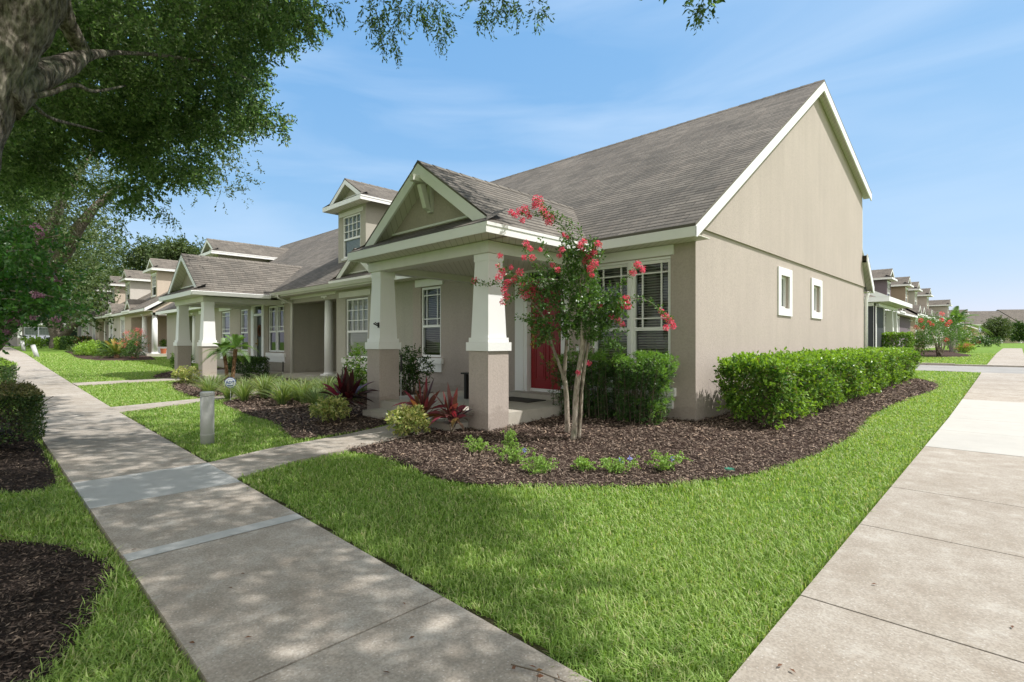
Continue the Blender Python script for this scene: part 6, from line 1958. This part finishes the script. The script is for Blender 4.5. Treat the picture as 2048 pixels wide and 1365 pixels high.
# security sign: blue and white disc on a stake, lettering as in the photo
sg = empty('security_sign', (-12.75, 4.1, gz(-12.75, 4.1)), 'round blue and white security sign among the strappy tufts', 'sign')
sg.rotation_euler = (0, 0, R(58))
m = MB(); n = 8
def octa(r, y0, y1, mat, nm, par, nn=8):
    m_ = MB(); pts = [(r * math.cos(2 * math.pi * (i + .5) / nn), y0, .42 + r * math.sin(2 * math.pi * (i + .5) / nn)) for i in range(nn)]
    m_.prism(pts, (0, y1 - y0, 0)); return m_.build(nm, mat, par)
face = octa(.125, 0, .012, M['signblue'], 'sign_face', sg)
octa(.108, -.004, -.001, M['signwhite'], 'sign_ring', face, 32)
octa(.088, -.008, -.005, M['signblue'], 'sign_field', face, 8)
octa(.080, -.0115, -.0085, M['signwhite'], 'sign_centre', face, 8)
m = MB(); m.box(-.06, .06, -.016, -.012, .352, .372); m.build('sign_bar', M['signblue'], face)
fc = bpy.data.curves.new('lettering', 'FONT'); fc.body = 'ADT'; fc.size = .085; fc.extrude = .001; fc.align_x = 'CENTER'; fc.align_y = 'CENTER'; fc.offset = .002
fo = bpy.data.objects.new('lettering', fc); COL.objects.link(fo); fo.parent = face; fo.location = (0, -.0145, .425); fo.rotation_euler = (R(90), 0, 0); fc.materials.append(M['signblue'])
bpy.context.view_layer.update()
lme = bpy.data.meshes.new_from_object(fo.evaluated_get(bpy.context.evaluated_depsgraph_get())); lme.name = 'lettering'
lo2 = bpy.data.objects.new('sign_lettering', lme); COL.objects.link(lo2); lo2.parent = face; lo2.location = fo.location; lo2.rotation_euler = fo.rotation_euler
bpy.data.objects.remove(fo)
m = MB(); m.tube([(0, .02, -.1), (0, .02, .45)], [.006, .006], 6); m.build('stake', M['pvcw'], sg)

def stake(label, c, h):
    o = empty('garden_stake', c, label, 'garden stake')
    m_ = MB(); m_.tube([(0, 0, -.1), (0.01, 0, h * .62)], [.008, .008], 8); m_.build('rod', M['pvcw'], o)
    m_ = MB(); m_.tube([(0.01, 0, h * .62), (.015, 0, h * .8), (.02, 0, h)], [.016, .02, .017], 10); m_.build('handle', M['black'], o)
stake('black handled rod standing at the porch edge by the narrow window', (-8.35, 5.65 - .0, .27), .85)
stake('dark tipped rod standing by the round white column', (-15.0, 6.2, .05), .75)

# porch bench end, doormat
bn = empty('side_table', (-7.38, 6.75, .27), 'dark wooden side table on the porch behind the right column', 'table')
m = MB(); m.box(-.3, .3, -.2, .2, .47, .50); m.build('table_top', M['black'], bn)
for sx_ in (-.22, .22):
    m = MB(); m.box(sx_ - .03, sx_ + .03, -.16, .16, 0, .469); m.build('leg', M['black'], bn)
dm = MB(); dm.box(-7.15, -6.28, 6.92, 7.42, .271, .285)
tag(dm.build('doormat', M['mat']), 'dark ribbed doormat on the porch before the red door', 'doormat')
vb = MB(); vb.cyl(-2.17, 5.52, .0, .035, .055, .05, 20)
tag(vb.build('irrigation_cap', M['capgreen']), 'green round irrigation cap at the edge of the front bed', 'valve cap')
# pots and planter on the far porch
pt_ = MB(); pt_.cyl(-38.9, 8.6, .63, .95, .13, .18, 16); tag(pt_.build('flower_pot', M['terracotta']), 'terracotta pot on the far beige porch', 'pot')
pl = empty('planter_box', (-40.8, 9.1, .63), 'white planter box with greenery on the far beige porch', 'planter')
m = MB(); m.box(-1.0, 1.0, -.2, .2, 0, .42); m.build('box', M['trim'], pl)
l = Leaves(); clump(l, (-40.8, 9.1, 1.25), (.8, .18, .2), 60, 7, .15, .1, .06, 0); l.build('greenery', M['hedge'], pl)

# fallen leaves and a twig on the walks
def leaf_at(label, x, y, s=.05, grp='fallen leaves on the sidewalks'):
    z = gz(x, y) + .034
    l_ = Leaves(); a = random.uniform(0, 6.28)
    l_.add([(0, 0, .004)], [(math.cos(a), math.sin(a), .08)], s, s * .42, [(random.gauss(0, .3), random.gauss(0, .3), 1)])
    o_ = l_.build('fallen_leaf', M['dead'], origin=(0, 0, 0)); o_.location = (x, y, z)
    tag(o_, label, 'leaf', grp)
FLV = [((480, 1150), 'fallen leaf in the middle of the left sidewalk'), ((465, 1180), 'thin brown leaf left of the middle of the left sidewalk'), ((262, 1103), 'orange leaf on the left edge of the sidewalk'), ((390, 1290), 'small dark leaf low on the left sidewalk'), ((488, 1280), 'narrow brown leaf near the bottom of the left sidewalk'), ((805, 1208), 'curled brown leaf in a sunny patch of the sidewalk'), ((780, 1350), 'tan leaf at the bottom edge of the sidewalk'), ((818, 1282), 'dark sliver of leaf on the sunny sidewalk patch'), ((1755, 1172), 'curled brown leaf on the side walk'), ((1565, 1333), 'tan leaf on the side walk near the bottom right'), ((1578, 1341), 'paler leaf beside the tan one at the bottom right'), ((2025, 1260), 'thin brown twig-like leaf at the right edge of the side walk')]
for (x, y), lab in FLV:
    d = 1050 * 1.32 / (y - 685.0); p = at(x, y, d); leaf_at(lab, p.x, p.y, .032)
tw = empty('fallen_twig', (-1.36, 1.56, .034), 'small fallen twig with dry leaves on the sidewalk edge', 'twig')
m = MB(); m.tube([(-.12, -.03, .01), (0, 0, .02), (.13, .04, .01)], [.003, .003, .002], 5); m.tube([(0, 0, .02), (.05, -.07, .01)], [.002, .001], 5); m.build('stem', M['twig'], tw)
l = Leaves(); P = np.array([(-.1, -.02, .012), (-.06, .01, .014), (.03, .0, .016), (.08, .03, .012), (.12, .05, .01), (.04, -.05, .01), (0, .03, .012)]) + np.array([-1.36, 1.56, .034])
l.add(P, rng.normal(size=(7, 3)) * np.array([1, 1, .15]), .034, .014); l.build('dry_leaves', M['dead'], tw)

# ---------------------------------------------------------------- mulch chips (uncountable)
def frustum_samples(n, dmin, dmax, power, margin=1.12, seed=1):
    rs_ = np.random.default_rng(seed)
    a = 2 - power
    u = rs_.random(n)
    d = (dmin ** a + u * (dmax ** a - dmin ** a)) ** (1 / a)
    lat = rs_.uniform(-margin, margin, n) * (d + .6)
    return .7199 * lat - .6941 * d, .6941 * lat + .7199 * d, d
gzv = np.vectorize(gz)
def chips(name, label_polys, mat, n, seed):
    X, Y, D_ = frustum_samples(n, 1.6, 24, 1.7, seed=seed)
    m_ = np.zeros(len(X), bool)
    rj = np.random.default_rng(seed + 5); jx = X + rj.normal(size=len(X)) * .03; jy = Y + rj.normal(size=len(X)) * .03
    for p in label_polys: m_ |= inside_np(p, jx, jy)
    xm = np.maximum(0, -X); m_ &= ~((Y > .62) & (Y < 1.66 + .027 * xm))
    X, Y, D_ = X[m_], Y[m_], D_[m_]
    n = len(X)
    rs_ = np.random.default_rng(seed + 1)
    a = rs_.uniform(0, 6.28, n)
    tilt = rs_.normal(size=n) * .28
    Dv = np.stack([np.cos(a) * np.cos(tilt), np.sin(a) * np.cos(tilt), np.sin(tilt)], 1)
    P = np.stack([X, Y, gzv(X, Y) + rs_.uniform(.012, .035, n)], 1)
    sc = np.clip(D_ / 5, .8, 2.2)
    l_ = Leaves(); l_.add(P, Dv, rs_.uniform(.02, .055, n) * sc, rs_.uniform(.006, .014, n) * sc, np.stack([rs_.normal(size=n) * .35, rs_.normal(size=n) * .35, np.ones(n)], 1))
    o_ = l_.build(name, mat, fold=0.0, droop=0.0, origin=(0, 0, 0)); tag(o_, kind='stuff')
    print(name, n)
chips('mulch_chips', BEDS, M['chips'], 520000, 71)
chips('dark_mulch_chips', BEDS_DARK, M['chipsdark'], 300000, 73)

# ---------------------------------------------------------------- grass blades
def grass():
    X, Y, D_ = frustum_samples(1100000, 1.15, 34, 1.6, seed=91)
    ok = np.ones(len(X), bool)
    xm = np.maximum(0, -X)
    el = .632 + .008 * np.minimum(12, xm) + .017 * np.maximum(0, xm - 12)
    er = 1.655 + .027 * np.minimum(12, xm) + .017 * np.maximum(0, xm - 12)
    ok &= ~((Y > el - .01) & (Y < er + .03 + .05 * np.sin(X * 11) * np.sin(X * 4.3 + 1) + .02 * np.sin(X * 37)))
    ok &= ~((Y >= 1.6) & (X > -.82 - .0062 * Y) & (X < .44) & (Y < 25.9))
    ok &= ~((Y > 25.9) & (Y < 30.55))
    ok &= ~((Y > 30) & (X > -1.02) & (X < .27))
    ok &= ~((X < -3.55) & (Y > 7.75) & (Y < 21.2))
    ok &= ~((X < -6.3) & (Y > 31))
    rs_ = np.random.default_rng(92)
    jx = X + rs_.normal(size=len(X)) * .035; jy = Y + rs_.normal(size=len(X)) * .035
    for p in BEDS + BEDS_DARK + BEDS_FAR: ok &= ~inside_np(p, jx, jy)
    for p in ([(-5.5, 1.7), (-6.47, 1.7), (-6.77, 2.6), (-7.0, 3.7), (-7.37, 5.0), (-6.33, 5.0), (-6.08, 3.7), (-5.84, 2.6)], [(-12.28, 1.9), (-13.22, 1.9), (-13.62, 3.6), (-14.0, 4.6), (-13.4, 4.6), (-12.98, 3.6)], [(-19.18, 1.9), (-20.22, 1.9), (-20.4, 5.0), (-19.4, 5.0)]):
        ok &= ~inside_np(p, X, Y)
    # thin, worn patches near the bed edge on the right
    patch = np.exp(-(((X + 1.45) / .35) ** 2 + ((Y - 5.2) / .9) ** 2)) + .8 * np.exp(-(((X + 1.9) / .5) ** 2 + ((Y - 4.4) / .35) ** 2)) + .8 * np.exp(-(((X + 2.15) / .12) ** 2 + ((Y - 3.3) / .10) ** 2))
    pn = .5 + .5 * np.sin(X * 9 + 2 * np.sin(Y * 7)) * np.sin(Y * 8 + 1)
    ok &= ~(rs_.random(len(X)) < patch * pn * .95)
    X, Y, D_ = X[ok], Y[ok], D_[ok]
    n = len(X)
    a = rs_.uniform(0, 2 * math.pi, n)
    out = np.stack([np.cos(a), np.sin(a), np.zeros(n)], 1)
    side = np.stack([-np.sin(a + rs_.normal(size=n) * .5), np.cos(a), np.zeros(n)], 1)
    hgt = (rs_.uniform(.022, .052, n)) * (1 + .012 * D_) * (1 + .25 * np.sin(X * 3.1 + Y * 1.3) * np.sin(Y * 2.2))
    # the strip left of the walk grows longer
    hgt = np.where((Y < .62) & (D_ < 5), hgt * 1.35, hgt)
    ln = hgt * rs_.uniform(.25, 1.15, n)
    w = .0054 * np.maximum(1, (D_ / 3.2)) ** .75 * rs_.uniform(.7, 1.2, n)
    B = np.stack([X, Y, gzv(X, Y) - .012], 1)
    mid = B + out * (ln * .35)[:, None] + np.array([0, 0, 1.0]) * (hgt * .68)[:, None]
    tip = B + out * (ln * 1.1)[:, None] + np.array([0, 0, 1.0]) * (hgt * rs_.uniform(.75, 1.05, n))[:, None]
    V = np.empty((n, 5, 3))
    sw_ = side * (w * .5)[:, None]
    V[:, 0] = B - sw_ * .8; V[:, 1] = B + sw_ * .8; V[:, 2] = mid + sw_; V[:, 3] = mid - sw_; V[:, 4] = tip
    i = np.arange(n)[:, None] * 5
    F = np.concatenate([i + np.array([[0, 1, 2]]), i + np.array([[0, 2, 3]]), i + np.array([[3, 2, 4]])], 1).reshape(-1, 3)
    o_ = fast_mesh('grass', V.reshape(-1, 3), F, M['grass']); tag(o_, kind='stuff')
    print('blades', n)
grass()
